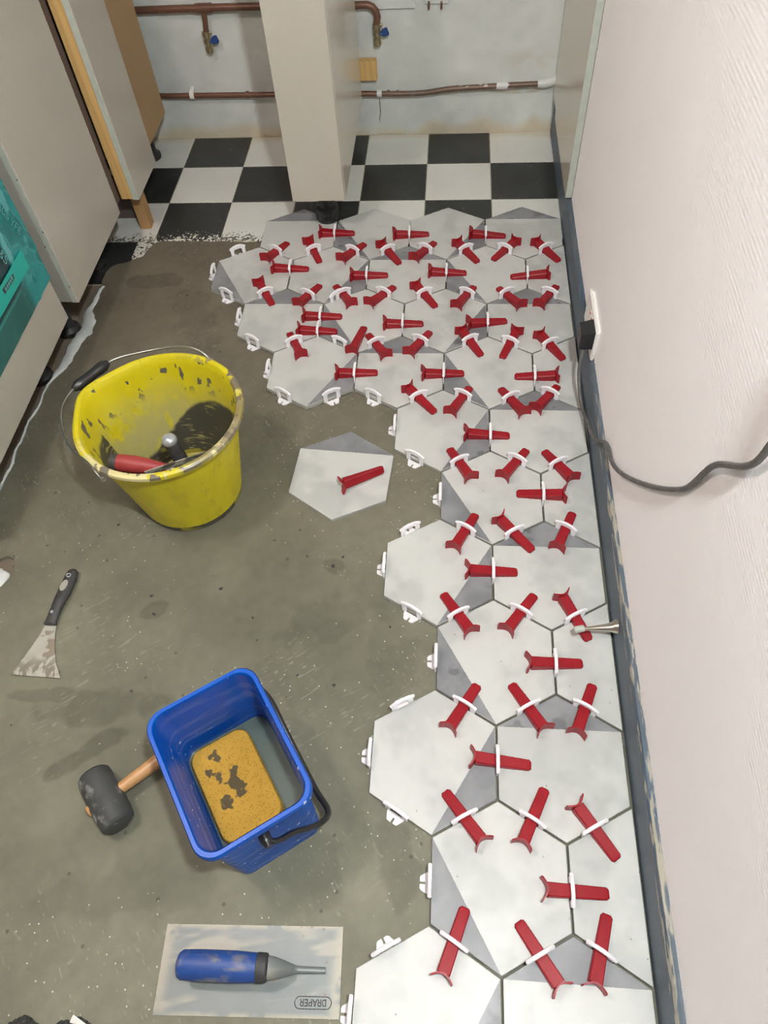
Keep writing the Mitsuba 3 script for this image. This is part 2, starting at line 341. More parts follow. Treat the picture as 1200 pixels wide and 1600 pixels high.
mat('m_ovenframe', (0.45, 0.46, 0.46), 0.4)
mat('m_ovenglass', (0.012, 0.014, 0.016), 0.12)
mat('m_sticker', (0.75, 0.78, 0.75), 0.5)
def m_film(p, n, uv):
    a = fbm(p.y * 16, p.z * 12, 1.0, 4); b = fbm(p.y * 40 + p.z * 12, p.z * 26, 3.0, 3)
    frame = mix((0.012, 0.165, 0.165), (0.030, 0.29, 0.285), smoothstep(.35, .68, a))
    low = mix((0.020, 0.105, 0.095), (0.030, 0.15, 0.135), a)
    c = mix(frame, low, smoothstep(1.255, 1.225, p.y) * smoothstep(.332, .322, p.z))
    glass = smoothstep(1.240, 1.225, p.y + .012 * sn(a)) * smoothstep(.320, .326, p.z)
    c = mix(c, mix((0.004, 0.020, 0.024), (0.010, 0.050, 0.055), b), glass)
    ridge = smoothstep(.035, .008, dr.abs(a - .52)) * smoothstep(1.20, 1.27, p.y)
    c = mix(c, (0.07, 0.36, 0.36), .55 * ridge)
    def strip(y0, z0, y1, z1, w):
        dy, dz = y1 - y0, z1 - z0; L2 = dy * dy + dz * dz
        t = dr.clip(((p.y - y0) * dy + (p.z - z0) * dz) / L2, 0, 1)
        d = dr.sqrt(dr.square(p.y - y0 - t * dy) + dr.square(p.z - z0 - t * dz))
        return smoothstep(w, w * .6, d + .010 * sn(b))
    st = dr.maximum(strip(1.325, .56, 1.312, .462, .017), dr.maximum(strip(1.250, .450, 1.247, .395, .010), strip(1.245, .40, 1.24, .345, .006)))
    c = mix(c, (0.13, 0.42, 0.43), .85 * st)  # pale strips: light reflected off the film, painted into its colour
    return mix(c, (0.05, 0.26, 0.25), .7 * smoothstep(.004, .002, dr.abs(p.z - .3165)) * smoothstep(1.225, 1.20, p.y))
mat('m_film', mikit.proc(m_film), 0.2, specular=0.6)
mat('m_filmsticker', (0.015, 0.40, 0.33), 0.3)
mat('m_filmink', (0.03, 0.055, 0.055), 0.4)
mat('m_filmtext', (0.10, 0.36, 0.35), 0.4)
mat('m_ink', (0.02, 0.02, 0.022), 0.6)
mat('m_paleink', (0.55, 0.75, 0.74), 0.6)
mat('m_ledred', (0.60, 0.03, 0.03), 0.4)

# ------------------------------------------------------------------ room shell
WX, WY, CZ = 0.2395, 2.455, 2.40
LX, FY = -1.66, -2.2
def slab(lo, hi): return box(lo, hi, 0)
floor = add('floor', slab((LX - .1, FY - .1, -.08), (WX + .1, WY + .1, -.009)), 'm_subfloor', label='kitchen floor, part bare grey levelling screed, part old and new tiles', cat='floor', kind='structure')
add('wall_right', slab((WX, FY - .1, -.009), (WX + .1, WY + .1, CZ)), 'm_rightwall', label='white papered wall with fine ribbed texture along the right side', cat='wall', kind='structure')
# back wall: hand-plastered face, slightly uneven
xs, zs = np.linspace(LX, WX, 60), np.linspace(-.009, CZ, 70)
gx, gz = np.meshgrid(xs, zs)
gy = WY + .006 * (meshkit.fbm(np.stack([gx * 4, gz * 4, gx * 0], -1), 3) - .5)
vv = np.stack([gx, gy, gz], -1).reshape(-1, 3); nn = len(xs)
ff = [[i * nn + j, i * nn + j + 1, (i + 1) * nn + j + 1, (i + 1) * nn + j] for i in range(len(zs) - 1) for j in range(nn - 1)]
add('wall_back', (vv, np.array(ff)), 'm_backwall', smooth=True, label='rough white plastered wall behind the copper pipes at the back', cat='wall', kind='structure')
add('wall_left', slab((LX - .1, FY - .1, -.009), (LX, WY + .1, CZ)), 'm_unseenwall', label='unseen wall behind the cream cupboards on the left, darkened against bounced light', cat='wall', kind='structure')
add('wall_front', slab((LX, FY - .1, -.009), (WX, FY, CZ)), 'm_unseenwall', label='unseen wall behind the camera, darkened to hold down bounced light', cat='wall', kind='structure')
add('ceiling', slab((LX - .1, FY - .1, CZ), (WX + .1, WY + .1, CZ + .1)), 'm_ceiling', label='unseen ceiling above the room, greyed to hold down bounced light', cat='ceiling', kind='structure')
# skirting board with a knocked-about top edge
ys = np.linspace(FY, 2.442, 180); rings = []
for i, y in enumerate(ys):
    q = .004 * (meshkit.fbm(np.array([y * 9, 1.0, 2.0]), 3) - .5) + (.006 * math.sin(y * 3) * .3)
    top = .100 + q
    if y > 2.33: top = .100 + .02 * (y - 2.33) / .11
    fx = .2272 + .0008 * math.sin(y * 2.2)
    rings.append(np.array([(WX, y, -.008), (WX, y, top), (WX - .004, y, top), (fx + .003, y, top - .003 + q), (fx, y, top - .009), (fx, y, .02), (fx, y, -.008)]))
add('baseboard_right', loft(rings), 'm_skirting', label='chipped blue-grey painted skirting board along the right wall', cat='skirting board', kind='structure')

# old chequered tiles (each its own piece of the floor)
XL = [.229 - .2065 * i for i in range(10)]
YL = [WY - .002, 2.265, 2.058, 1.855, 1.650]
for r in range(4):
    for c in range(9):
        x1, x0 = XL[c] - .0012, XL[c + 1] + .0012; y1, y0 = YL[r] - .0012, YL[r + 1] + .0012
        if x1 < LX: continue
        dark = (c + r) % 2 == 1
        z = -.003 + rng.uniform(-.0003, .0003)
        add('chequer_tile', box((max(x0, LX), y0, -.0088), (x1, y1, z), .0008), 'm_blacktile' if dark else 'm_whitetile', parent=floor,
            label='black old floor tile' if dark else 'white old floor tile')
add('old_grout', slab((LX, 1.65, -.0089), (.2275, WY, -.0042)), 'm_grout', parent=floor)

# levelling screed, a thin hand-floated layer with a wandering edge
EDGE = [(.228, 1.80), (-.45, 1.80), (-.589, 1.836), (-.698, 1.841), (-.792, 1.848), (-.888, 1.849), (-.979, 1.850), (-1.010, 1.838), (-1.023, 1.778), (-1.064, 1.754), (-1.115, 1.724), (-1.117, 1.682), (-1.115, 1.623), (-1.118, 1.572), (-1.122, 1.539), (-1.101, 1.477),
        (-1.091, 1.425), (-1.106, 1.386), (-1.106, 1.337), (-1.121, 1.288), (-1.131, 1.265), (-1.139, 1.214), (-1.136, 1.173), (-1.144, 1.129), (-1.143, 1.108), (-1.141, 1.065), (-1.143, 1.014), (-1.137, .965), (-1.139, .892), (-1.14, .5), (-1.14, FY), (.228, FY)]
def wob_line(pts, step=.006, amp=.006, seed=1):
    out = []
    for (a, b) in zip(pts[:-1], pts[1:]):
        a, b = np.array(a), np.array(b); L = np.linalg.norm(b - a); n = max(1, int(L / step))
        for i in range(n):
            q = a + (b - a) * i / n; d = np.array([-(b - a)[1], (b - a)[0]]) / L
            out.append(q + d * amp * 2 * (float(meshkit.fbm(np.array([q[0] * 70, q[1] * 70, seed]), 3)) - .5))
    out.append(np.array(pts[-1])); return out
poly = sg.Polygon(list(wob_line(EDGE[:30])) + EDGE[30:]).buffer(0)
if poly.geom_type != 'Polygon': poly = max(poly.geoms, key=lambda g: g.area)
hole = sg.Polygon([(-1.09, .700), (-1.055, .718), (-1.038, .712), (-1.029, .695), (-1.027, .672), (-1.040, .645), (-1.06, .62), (-1.09, .60)])
poly = poly.difference(hole)
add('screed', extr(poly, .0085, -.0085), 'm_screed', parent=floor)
# white smear of filler along the left edge of the screed, and in the void
SM = [(-1.106, 1.635, .006), (-1.112, 1.60, .010), (-1.112, 1.57, .012), (-1.118, 1.54, .012), (-1.112, 1.51, .022), (-1.102, 1.475, .026), (-1.106, 1.43, .030), (-1.116, 1.39, .026), (-1.118, 1.35, .022), (-1.122, 1.31, .020), (-1.130, 1.28, .016), (-1.136, 1.25, .005),
      (-1.140, 1.20, .003), (-1.138, 1.17, .006), (-1.142, 1.13, .006), (-1.146, 1.10, .003), (-1.143, 1.06, .006), (-1.145, 1.02, .005), (-1.140, .97, .009), (-1.142, .93, .006), (-1.141, .88, .003)]
P = np.array(SM); sp = smooth_path(P, 120); rr = []
for i, (x, y, w) in enumerate(sp):
    w = max(w * (1.55 if y > 1.24 else 1.0), .002) * (.8 + .5 * float(meshkit.fbm(np.array([y * 60, 3.0, 1.0]), 2)))
    h = .0035 + .004 * float(meshkit.fbm(np.array([y * 50, 8.0, 1.0]), 2))
    o = .004 * (float(meshkit.fbm(np.array([y * 90, 5.0, 1.0]), 2)) - .5)
    rr.append(np.array([(x - w * .5 + o, y, -.0088), (x - w * .35 + o, y, -.003 + h * .5), (x + o, y, -.001 + h), (x + w * .4 + o, y, .0005 + h * .4), (x + w * .55 + o, y, -.002)]))
add('filler_smear', loft(rr), 'm_whitesmear', smooth=50, parent=floor, label='white filler smear along the screed edge')
b = trimesh.creation.icosphere(3); b.vertices *= (.03, .036, .010)
b.vertices *= 1 + .5 * (meshkit.fbm(b.vertices * 60, 3)[:, None] - .5); b.apply_translation((-1.062, .655, -.006))
add('filler_smear', b, 'm_whitesmear', smooth=60, parent=floor, label='white lump of filler in a hollow of the screed')
# mortar crumbs lying on the screed
cr = []
for i, (x, y) in enumerate([(-.304, .454), (-.311, .360), (-.695, .425), (-.707, .632), (-.692, .590), (-.334, .716), (-.315, .740), (-.847, 1.594), (-.485, .590), (-.468, .541), (-.377, .471), (-.564, .654), (-.204, .580), (-.437, 1.039), (-.828, .807)] +
                           [(rng.uniform(-1.05, -.25), rng.uniform(0.0, 1.5)) for _ in range(34)]):
    s = rng.uniform(.0025, .0048) if i < 15 else rng.uniform(.0007, .0016)
    if math.hypot(x - BX, y - BY) < .14 or sg.box(-.62, .06, -.2, .42).contains(sg.Point(x, y)): continue
    m = trimesh.creation.icosphere(1); m.vertices *= (s, s * rng.uniform(.6, 1), s * .3); m.vertices *= 1 + .6 * (meshkit.noise(m.vertices / s * 1.3 + i)[:, None] - .5)
    cr.append(place(m, (x, y, .0002), rng.uniform(0, 360)))
add('mortar_crumbs', cat(cr), 'm_blackmatt', smooth=60, parent=floor, kind='stuff')

# ------------------------------------------------------------------ new hexagonal tiles
W_, A_ = .223, .223 / math.sqrt(3)
ZT = .012
def jp(u, v): return np.array((u * W_ / 2, v * A_))
def tile_mesh(poly2, chord, seed, z0=.003, z1=ZT):
    """poly2: plan outline; chord: (p, q, side point in the grey corner) or None. uv.x: 0 pale, 1 grey, 2 edge."""
    V, F, U = [], [], []
    def quadstrip(a, b, ua, ub):
        n = len(a); o = len(V)
        V.extend(a); V.extend(b); U.extend(ua); U.extend(ub)
        for i in range(n):
            k = (i + 1) % n; F.extend([[o + i, o + k, o + n + k], [o + i, o + n + k, o + n + i]])
    poly2 = sg.polygon.orient(poly2, 1.0)
    out = np.array(poly2.exterior.coords)[:-1]
    ins = sg.polygon.orient(poly2.buffer(-.0009, join_style=2), 1.0)
    inn = np.array(ins.exterior.coords)[:-1]
    inn = inn[[int(np.argmin(np.linalg.norm(inn - q, axis=1))) for q in out]]
    r = lambda xy, z: [(x, y, z) for x, y in xy]
    quadstrip(r(out, z0), r(out, z1 - .0009), [(2, seed)] * len(out), [(2, seed)] * len(out))
    def isgrey(q):
        if chord is None: return 0
        p, s, g = chord; cr = lambda w: (s[0] - p[0]) * (w[1] - p[1]) - (s[1] - p[1]) * (w[0] - p[0])
        return 1 if cr(q) * cr(g) > 1e-9 else 0
    gr = [(isgrey(q), seed) for q in inn]
    quadstrip(r(out, z1 - .0009), r(inn, z1), gr, gr)
    pieces = [(sg.Polygon(inn), 0)]
    if chord is not None:
        p, s, g = chord; d = (np.array(s) - p) / np.linalg.norm(np.array(s) - p); nrm = np.array([-d[1], d[0]])
        if np.dot(np.array(g) - p, nrm) < 0: nrm = -nrm
        half = sg.Polygon([p - d, s + d, s + d + nrm, p - d + nrm])
        whole = sg.Polygon(inn); pieces = [(whole.difference(half), 0), (whole.intersection(half), 1)]
    for pg, u in pieces:
        if pg.is_empty or pg.geom_type != 'Polygon': continue
        vs, fs = trimesh.creation.triangulate_polygon(pg, engine='earcut')
        o = len(V); V.extend((x, y, z1) for x, y in vs); U.extend([(u, seed)] * len(vs))
        for f in fs:
            a, b_, c = (vs[k] for k in f); cz = (b_[0] - a[0]) * (c[1] - a[1]) - (b_[1] - a[1]) * (c[0] - a[0])
            F.append([o + k for k in (f if cz > 0 else f[::-1])])
    o = len(V); V.extend(r(out, z0)); U.extend([(2, seed)] * len(out)); F.extend([[o, o + i + 1, o + i] for i in range(1, len(out) - 1)])
    return trimesh.Trimesh(np.array(V, float), np.array(F), process=False), np.array(U, float)
DIRS = {'T': 0, 'UR': 1, 'LR': 2, 'B': 3, 'LL': 4, 'UL': 5}
VTX = [(0, 1), (1, .5), (1, -.5), (0, -1), (-1, -.5), (-1, .5)]
TILES = [(-.5, -1, 'LR'), (-.5, 1, 'T'), (1, 0, 'LL'), (1, 2, None), (2.5, -1, 'LR'), (2.5, 1, 'T'), (4, 0, 'LL'), (4, 2, None), (5.5, -1, 'LR'), (5.5, 1, 'T'),
         (7, 0, 'LL'), (7, 2, None), (8.5, -1, 'LR'), (8.5, 1, 'T'), (10, -4, 'LR'), (10, -2, 'T'), (10, 0, 'LL'), (10, 2, None),
         (11.5, -5, 'T'), (11.5, -3, 'LL'), (11.5, -1, 'LR'), (11.5, 1, 'T'), (13, -6, 'LL'), (13, -4, 'LR'), (13, -2, 'T'), (13, 0, 'LL'), (13, 2, None),
         (14.5, -5, 'T'), (14.5, -3, 'LL'), (14.5, -1, 'LR'), (14.5, 1, 'T'), (-2, 0, 'LL'), (-2, 2, None)]
bedpolys = []
for v, u, g in TILES:
    c = jp(u, v); sc_ = 1 - .0042 / W_
    P6 = [c + (jp(*q)) * sc_ for q in VTX]
    pg = sg.Polygon(P6).intersection(sg.box(-5, -5, .2235, 5))
    ch = None
    if g:
        k = DIRS[g]; ch = (P6[(k - 1) % 6], P6[(k + 1) % 6], P6[k])
    dz = rng.uniform(-.0002, .0002)
    m, uvs = tile_mesh(pg, ch, rng.random(), .003, ZT + dz)
    add('hexagonal_tile', m, 'm_hextile', parent=floor, uv=uvs)
    bedpolys.append(pg.buffer(-.004 + rng.uniform(-.002, .004)))
from shapely.ops import unary_union
bed = unary_union(bedpolys).buffer(.002)
bed = cat([extr(g, .0032, -.0002) for g in getattr(bed, 'geoms', [bed])])
add('adhesive_bed', bed, 'm_adhesive', parent=floor)

# ------------------------------------------------------------------ red wedges and white clips
def wedge_mesh():
    L, w0, w1, h0, h1 = .098, .0105, .0092, .0185, .0065
    n = 2
    def sec(x, w, h, r=.0016):
        return [(x, -w, 0), (x, -w, h - r), (x, -w + r, h), (x, w - r, h), (x, w, h - r), (x, w, 0), (x, w - .0025, 0), (x, w - .0025, h - .003), (x, -w + .0025, h - .003), (x, -w + .0025, 0)]
    rings = [np.array(sec(x, w0 + (w1 - w0) * x / L, h0 + (h1 - h0) * x / L)) for x in (.001, .05, L - .004)]
    rings.append(np.array(sec(L, w1 - .003, h1 - .002, .001)))
    body = loft(rings)
    ys = np.linspace(-.0175, .0175, 9); pts_o, pts_i = [], []
    for y in ys:
        x = -.009 * (abs(y) / .0175) ** 1.7
        pts_o.append((x - .0005, y)); pts_i.append((x + .0022, y))
    top = [.0262 - .001 * (abs(y) / .0175) ** 4 for y in ys]
    V, F = [], []
    for (xo, y), (xi, _), t in zip(pts_o, pts_i, top): V += [(xo, y, 0), (xo, y, t), (xi, y, t), (xi, y, 0)]
    for i in range(len(ys) - 1):
        for k in range(4):
            a, b_ = i * 4 + k, i * 4 + (k + 1) % 4; F += [[a, a + 4, b_ + 4], [a, b_ + 4, b_]]
    e = (len(ys) - 1) * 4; F += [[0, 1, 2], [0, 2, 3], [e, e + 2, e + 1], [e, e + 3, e + 2]]
    fl = trimesh.Trimesh(np.array(V, float), np.array(F), process=False)
    m = cat([body, fl]); m.fix_normals(); return m
def clip_mesh(deep):
    """arch standing in the joint: local x along the joint, z up from tile top"""
    zb = -.0095 if deep else -.0095
    outer = [(-.0115, zb), (-.0115, .004), (-.021, .014)] + [(.0235 * math.cos(a), .017 + .0125 * math.sin(a)) for a in np.linspace(math.pi, 0, 13)] + [(.021, .014), (.0115, .004), (.0115, zb)]
    outer = sg.Polygon([(-.022, zb), (-.022, .016)] + [(.0225 * math.cos(a), .018 + .0115 * math.sin(a)) for a in np.linspace(math.pi, 0, 13)] + [(.022, .016), (.022, zb)])
    win = sg.Polygon([(-.0125, zb - .01), (-.0125, .0125), (-.009, .0165), (.009, .0165), (.0125, .0125), (.0125, zb - .01)])
    m = extr(outer.difference(win), .0028, -.0014)
    top = tube([(x, .0262 - .0080 * abs(x / .0235) ** 2.2, 0) for x in np.linspace(-.0235, .0235, 13)], .0033, 8)
    m = cat([m, top])
    m.apply_transform(trimesh.transformations.rotation_matrix(math.pi / 2, (1, 0, 0)))
    return m
def tab_mesh():
    """slotted foot of the clip lying on the screed; local x along the edge, +y outward; z from floor"""
    p = sg.Polygon([(-.0165, .0), (-.0165, .003), (-.0105, .0145), (-.008, .016), (.008, .016), (.0105, .0145), (.0165, .003), (.0165, 0)])
    p = p.difference(sg.box(-.0022, .0075, .0022, .03)).buffer(.0003)
    return extr(p, .0018)
WEDGE = mikit.ply(wedge_mesh(), 'm_red', smooth=35)
ARCH = mikit.ply(clip_mesh(True), 'm_clip', smooth=35)
TAB = mikit.ply(tab_mesh(), 'm_clip')

WEDGES = [(-0.088,-0.001,70), (0.083,-0.004,125), (0.136,0.001,73), (0.073,0.123,-0), (0.131,0.252,-53), (0.039,0.191,65), (0.082,0.383,123), (0.142,0.380,68), (-0.039,0.324,-4), (-0.029,0.190,129), (-0.083,0.377,59), (0.066,0.506,3), (0.136,0.647,-63), (0.026,0.575,55), (-0.048,0.569,123), (-0.048,0.704,1), (-0.078,0.761,63), (0.018,0.831,-48), (0.135,0.768,67), (0.153,0.901,177), (-0.047,0.946,119), (0.029,0.951,56), (0.176,0.948,124), (-0.052,1.073,0), (-0.195,1.215,-48), (-0.090,1.142,63), (0.079,1.143,122), (0.112,1.156,55), (-0.158,1.268,5), (0.162,1.265,179), (-0.066,1.424,-60), (0.073,1.422,-113), (0.135,1.410,-57), (-0.045,1.455,10), (-0.266,1.453,4), (-0.198,1.345,60), (-0.263,1.336,122), (-0.347,1.352,77), (-0.487,1.483,3), (-0.494,1.427,1), (-0.482,1.335,116), (-0.375,1.268,5), (-0.485,1.856,3), (-0.634,1.734,59), (-0.519,1.811,-65), (-0.411,1.732,53), (-0.603,1.690,1), (-0.637,1.621,-60), (-0.511,1.536,61), (-0.370,1.536,122), (-0.373,1.655,5), (-0.315,1.538,51), (-0.300,1.795,-56), (-0.263,1.844,6), (-0.201,1.734,56), (-0.039,1.845,-2), (-0.079,1.800,-55), (0.082,1.805,-130), (0.147,1.802,-54), (-0.153,1.670,1), (0.164,1.659,-177), (-0.192,1.608,-56), (-0.079,1.528,62), (0.087,1.528,125), (0.141,1.532,59), (-0.041,-0.082,-174)]
# joints between tiles, as segments of the lattice
centres = {(u, v) for v, u, _ in TILES}
edges = {}
for v, u, g in TILES:
    for k in range(6):
        a, b_ = VTX[k], VTX[(k + 1) % 6]
        ea, eb = (u + a[0], round(v + a[1], 2)), (u + b_[0], round(v + b_[1], 2))
        edges.setdefault(tuple(sorted((ea, eb))), []).append((u, v))
def nth(n): return {1: 'first', 2: 'second', 3: 'third', 4: 'fourth', 5: 'fifth', 6: 'sixth', 7: 'seventh', 8: 'eighth', 9: 'ninth', 10: 'tenth', 11: 'eleventh', 12: 'twelfth'}[n]
info = []
for i, (x, y, a) in enumerate(WEDGES):
    d = np.array((math.cos(math.radians(a)), math.sin(math.radians(a)))); best = None
    for (ea, eb), own in edges.items():
        if len(own) < 2: continue
        pa, pb = jp(*ea), jp(*eb); t_ = (pb - pa) / A_
        M2 = np.array([d, -t_]).T
        if abs(np.linalg.det(M2)) < .5: continue
        s, q = np.linalg.solve(M2, pa - np.array((x, y)))
        if -.002 < s < .10 and -.01 < q < A_ + .01:
            if best is None or abs(s - .045) < abs(best[0] - .045): best = (s, q, ea, eb)
    info.append(best)
rows_v, rows_s = {}, {}
LOOSE = {37}
for i, b_ in enumerate(info):
    if i in LOOSE or b_ is None: continue
    ea, eb = b_[2], b_[3]; mid = ((ea[0] + eb[0]) / 2, (ea[1] + eb[1]) / 2)
    (rows_v if ea[0] == eb[0] else rows_s).setdefault(round(mid[1], 2), []).append((mid[0], b_[0], i))
desc = {}
for rows, nm in ((rows_v, 'straight joint'), (rows_s, 'slanting joint')):
    for r, mv in enumerate(sorted(rows, reverse=True)):
        for c, (_, _, i) in enumerate(sorted(rows[mv], key=lambda t: (-t[0], t[1]))):
            desc[i] = (nm, nth(r + 1), nth(c + 1))
def clip(x, y, ang, text, tab_side=None):
    t = thing('levelling_clip', text, 'tile clip', group='white tile levelling clips')
    M = T().translate([x, y, 0]) @ T().rotate([0, 0, 1], ang)
    k = key_for(t + '__arch'); scene[k] = {**ARCH, 'to_world': M @ T().translate([0, 0, ZT])}
    if tab_side is not None:
        k = key_for(t + '__slotted_foot'); scene[k] = {**TAB, 'to_world': M @ T().translate([0, 0, .0003]) @ T().rotate([0, 0, 1], 0 if tab_side > 0 else 180)}
for i, (x, y, a) in enumerate(WEDGES):
    if i in LOOSE:
        k = thing('levelling_wedge', 'red wedge standing in a corner joint without any clip, beside another red wedge', 'tile wedge', group='red tile levelling wedges')
    else:
        nm, r, c = desc.get(i, ('joint', 'last', 'only'))
        k = thing('levelling_wedge', f'red wedge on {nm}, {c} from the skirting, {r} such row from the back', 'tile wedge', group='red tile levelling wedges')
    scene[k] = {**WEDGE, 'to_world': T().translate([x, y, ZT + .0004]) @ T().rotate([0, 0, 1], a)}
    if i in LOOSE or info[i] is None: continue
    s, q, ea, eb = info[i]
    px, py = x + s * math.cos(math.radians(a)), y + s * math.sin(math.radians(a))
    pa, pb = jp(*ea), jp(*eb); ang = math.degrees(math.atan2(*(pb - pa)[::-1]))
    clip(px, py, ang, f'white clip round red wedge on {nm}, {c} from skirting, {r} such row from back')
# empty clips on the open left edge: (tile u, v, edge index), from the camera backwards
FREE = [(-1, -.5, 4), (-1, -.5, 5), (0, 1, 4), (-1, 2.5, 3), (-1, 2.5, 4), (-1, 2.5, 5), (0, 4, 4), (-1, 5.5, 3), (-1, 5.5, 4), (-1, 5.5, 5), (0, 7, 4), (-1, 8.5, 3), (-1, 8.5, 4), (-2, 10, 3), (-4, 10, 2), (-4, 10, 3), (-4, 10, 4),
        (-5, 11.5, 3), (-5, 11.5, 4), (-6, 13, 3), (-6, 13, 4), (-6, 13, 5)]
EDN = {2: 'lower-right', 3: 'lower-left', 4: 'left', 5: 'upper-left'}
VROWS = [14.5, 13, 11.5, 10, 8.5, 7, 5.5, 4, 2.5, 1, -.5]
for i, (u, v, k) in enumerate(FREE):
    a, b_ = VTX[k], VTX[(k + 1) % 6]; c = jp(u, v); pa, pb = c + jp(*a), c + jp(*b_)
    mid = (pa + pb) / 2 + (pb - pa) * rng.uniform(-.05, .05); out = mid - c; out = out / np.linalg.norm(out)
    if k == 5: mid = mid - (pb - pa) * .05
    ang = math.degrees(math.atan2(*(pb - pa)[::-1]))
    perp = np.array((-math.sin(math.radians(ang)), math.cos(math.radians(ang))))
    clip(mid[0] + out[0] * .0005, mid[1] + out[1] * .0005, ang, 'empty white clip on the lower-left edge of the second tile, fourth row from back' if (u, k) == (-2, 3) else f'empty white clip on the {EDN[k]} edge of the end tile, {nth(VROWS.index(v) + 1)} row from the back', 1 if np.dot(perp, out) > 0 else -1)
c1 = (jp(-4, 11) + jp(-3, 10.5)) / 2
clip(c1[0] + .006, c1[1] - .003, -30, 'empty white clip in a slanting joint, left of the loose red wedge')
c1 = (jp(-4, 12) + jp(-3, 12.5)) / 2
clip(c1[0] - .022, c1[1] - .013, 50, 'empty white clip leaning in a joint between the second and third tile rows from back')

# loose tile with its wedge
cx, cy = -.338, .957
ang = -4.5
P6 = [np.array((cx, cy)) + .998 * np.array(affinity.rotate(sg.Point(*jp(*q)), ang, origin=(0, 0)).coords[0]) for q in VTX]
m, uvs = tile_mesh(sg.Polygon(P6), (P6[5], P6[1], P6[0]), .37, .0002, .0095)
add('hexagonal_tile', m, 'm_hextile', uv=uvs, label='loose two-tone hexagonal tile lying on the screed beside the yellow bucket', cat='floor tile')
k = thing('levelling_wedge', 'red wedge lying on its side on the loose tile', 'tile wedge', group='red tile levelling wedges')
scene[k] = {**WEDGE, 'to_world': T().translate([-.332, .925, .0205]) @ T().rotate([0, 0, 1], 24) @ T().rotate([1, 0, 0], 68)}

# ------------------------------------------------------------------ yellow builder's bucket
def bucket():
    n = 128; a = np.arange(n) * 2 * np.pi / n
    prof = [(.108, 0), (.112, .004), (.1545, .250), (.1575, .252), (.1685, .254), (.1710, .259), (.1700, .266), (.1650, .2695), (.1585, .268), (.1545, .262), (.1515, .25), (.1390, .17), (.1235, .08), (.1095, .008), (.100, .0045)]
    rings = []
    for r, z in prof:
        lip = .016 * np.exp(-((np.angle(np.exp(1j * (a - math.radians(163)))) / .28) ** 2)) * np.clip((z - .17) / .09, 0, 1) ** 1.5
        rings.append(np.c_[(r + lip) * np.cos(a), (r + lip) * np.sin(a), np.full(n, z)])
    m = loft(rings); m.apply_translation((BX, BY, .0003)); return m
yb = thing('builders_bucket', "yellow builder's bucket streaked with mortar, holding two tools", 'bucket')
add('body', bucket(), 'm_yellow', smooth=40, parent=yb)
e1 = np.array((math.cos(math.radians(66)), math.sin(math.radians(66)))); c0 = np.array((BX, BY))
A1, A2 = c0 + e1 * .176, c0 - e1 * .176
wire = [(A1[0], A1[1], .250), (A1[0] - .012, A1[1] + .006, .266), (-.707, 1.088, .268), (-.770, 1.072, .266), (-.812, 1.050, .268), (-.836, 1.020, .269), (-.872, .968, .266), (-.884, .925, .262), (-.868, .868, .258), (-.825, .806, .262), (-.775, .765, .270), (A2[0] - .006, A2[1], .266), (A2[0], A2[1] - .002, .250)]
wp = smooth_path(wire, 140)
add('wire_handle', tube(wp, .0021, 8), 'm_wire', smooth=60, parent=yb)
i0 = int(np.argmin(np.linalg.norm(wp - np.array((-.822, 1.043, .268)), axis=1))); i1 = int(np.argmin(np.linalg.norm(wp - np.array((-.873, .966, .266)), axis=1)))
g0, g1 = wp[i0], wp[i1]; gp = np.linspace(g0, g1, 9)
add('grip', tube(gp, [.006, .0115, .0118, .011, .0108, .011, .0118, .0115, .006], 14), 'm_black', smooth=60, parent=yb + '__wire_handle', label='black plastic grip')
for A in (A1, A2):
    add('handle_eye', place(trimesh.creation.torus(.005, .0016, 12, 8), (A[0], A[1], .252), 66, 90), 'm_wire', smooth=True, parent=yb + '__wire_handle')

# tools in the bucket
def lathe_along(p0, p1, prof, n=20):
    """prof: (fraction 0..1, radius)"""
    p0, p1 = np.array(p0, float), np.array(p1, float)
    return tube([p0 + (p1 - p0) * f for f, _ in prof], [r for _, r in prof], n)
t = thing('gauging_trowel', 'trowel with red handle and black butt lying in the yellow bucket', 'trowel')
p0, p1 = np.array((-.782, .832, .196)), np.array((-.655, .830, .178))
def on(f): return p0 + (p1 - p0) * f
add('handle', lathe_along(on(.10), on(.92), [(0, .0165), (.1, .018), (.35, .0185), (.6, .016), (.85, .0115), (.97, .0095), (1, .006)]), 'm_redhandle', smooth=50, parent=t)
add('butt', lathe_along(on(0), on(.12), [(0, .010), (.15, .0165), (.6, .0175), (1, .0175)]), 'm_blackmatt', smooth=50, parent=t)
add('neck', tube(smooth_path([on(.9), on(1.05), on(1.10) + (-.004, .012, -.02), on(.95) + (0, .035, -.07), (-.694, .890, .045)], 14), .0045, 10), 'm_dirtysteel', smooth=50, parent=t)
bl = extr(sg.Polygon([(-.03, -.028), (-.03, .028), (.05, .022), (.066, .010), (.066, -.010), (.05, -.022)]), .0015)
add('blade', place(bl, (-.700, .905, .040), 60, 0, 14), 'm_dirtysteel', parent=t)
t = thing('bucket_trowel', 'trowel with black handle and silver domed end standing in the yellow bucket', 'trowel')
h0, h1 = np.array((-.668, .884, .204)), np.array((-.646, .868, .105))
add('handle', lathe_along(h0 + (h1 - h0) * .06, h1, [(0, .0145), (.3, .0155), (.7, .0145), (1, .011)]), 'm_blackmatt', smooth=50, parent=t)
dome = trimesh.creation.icosphere(3); dome.vertices *= .0165; dome.vertices[:, 2] *= .8
add('end_cap', place(dome, h0), 'm_silver', smooth=True, parent=t, label='silver domed end cap')
V = np.array([(-.703, .806, .197), (-.580, .858, .203), (-.588, .870, .075), (-.690, .826, .070)]); nrm = np.cross(V[1] - V[0], V[3] - V[0]); nrm /= np.linalg.norm(nrm)
bl = trimesh.convex.convex_hull(np.vstack([V, V + nrm * .002]))
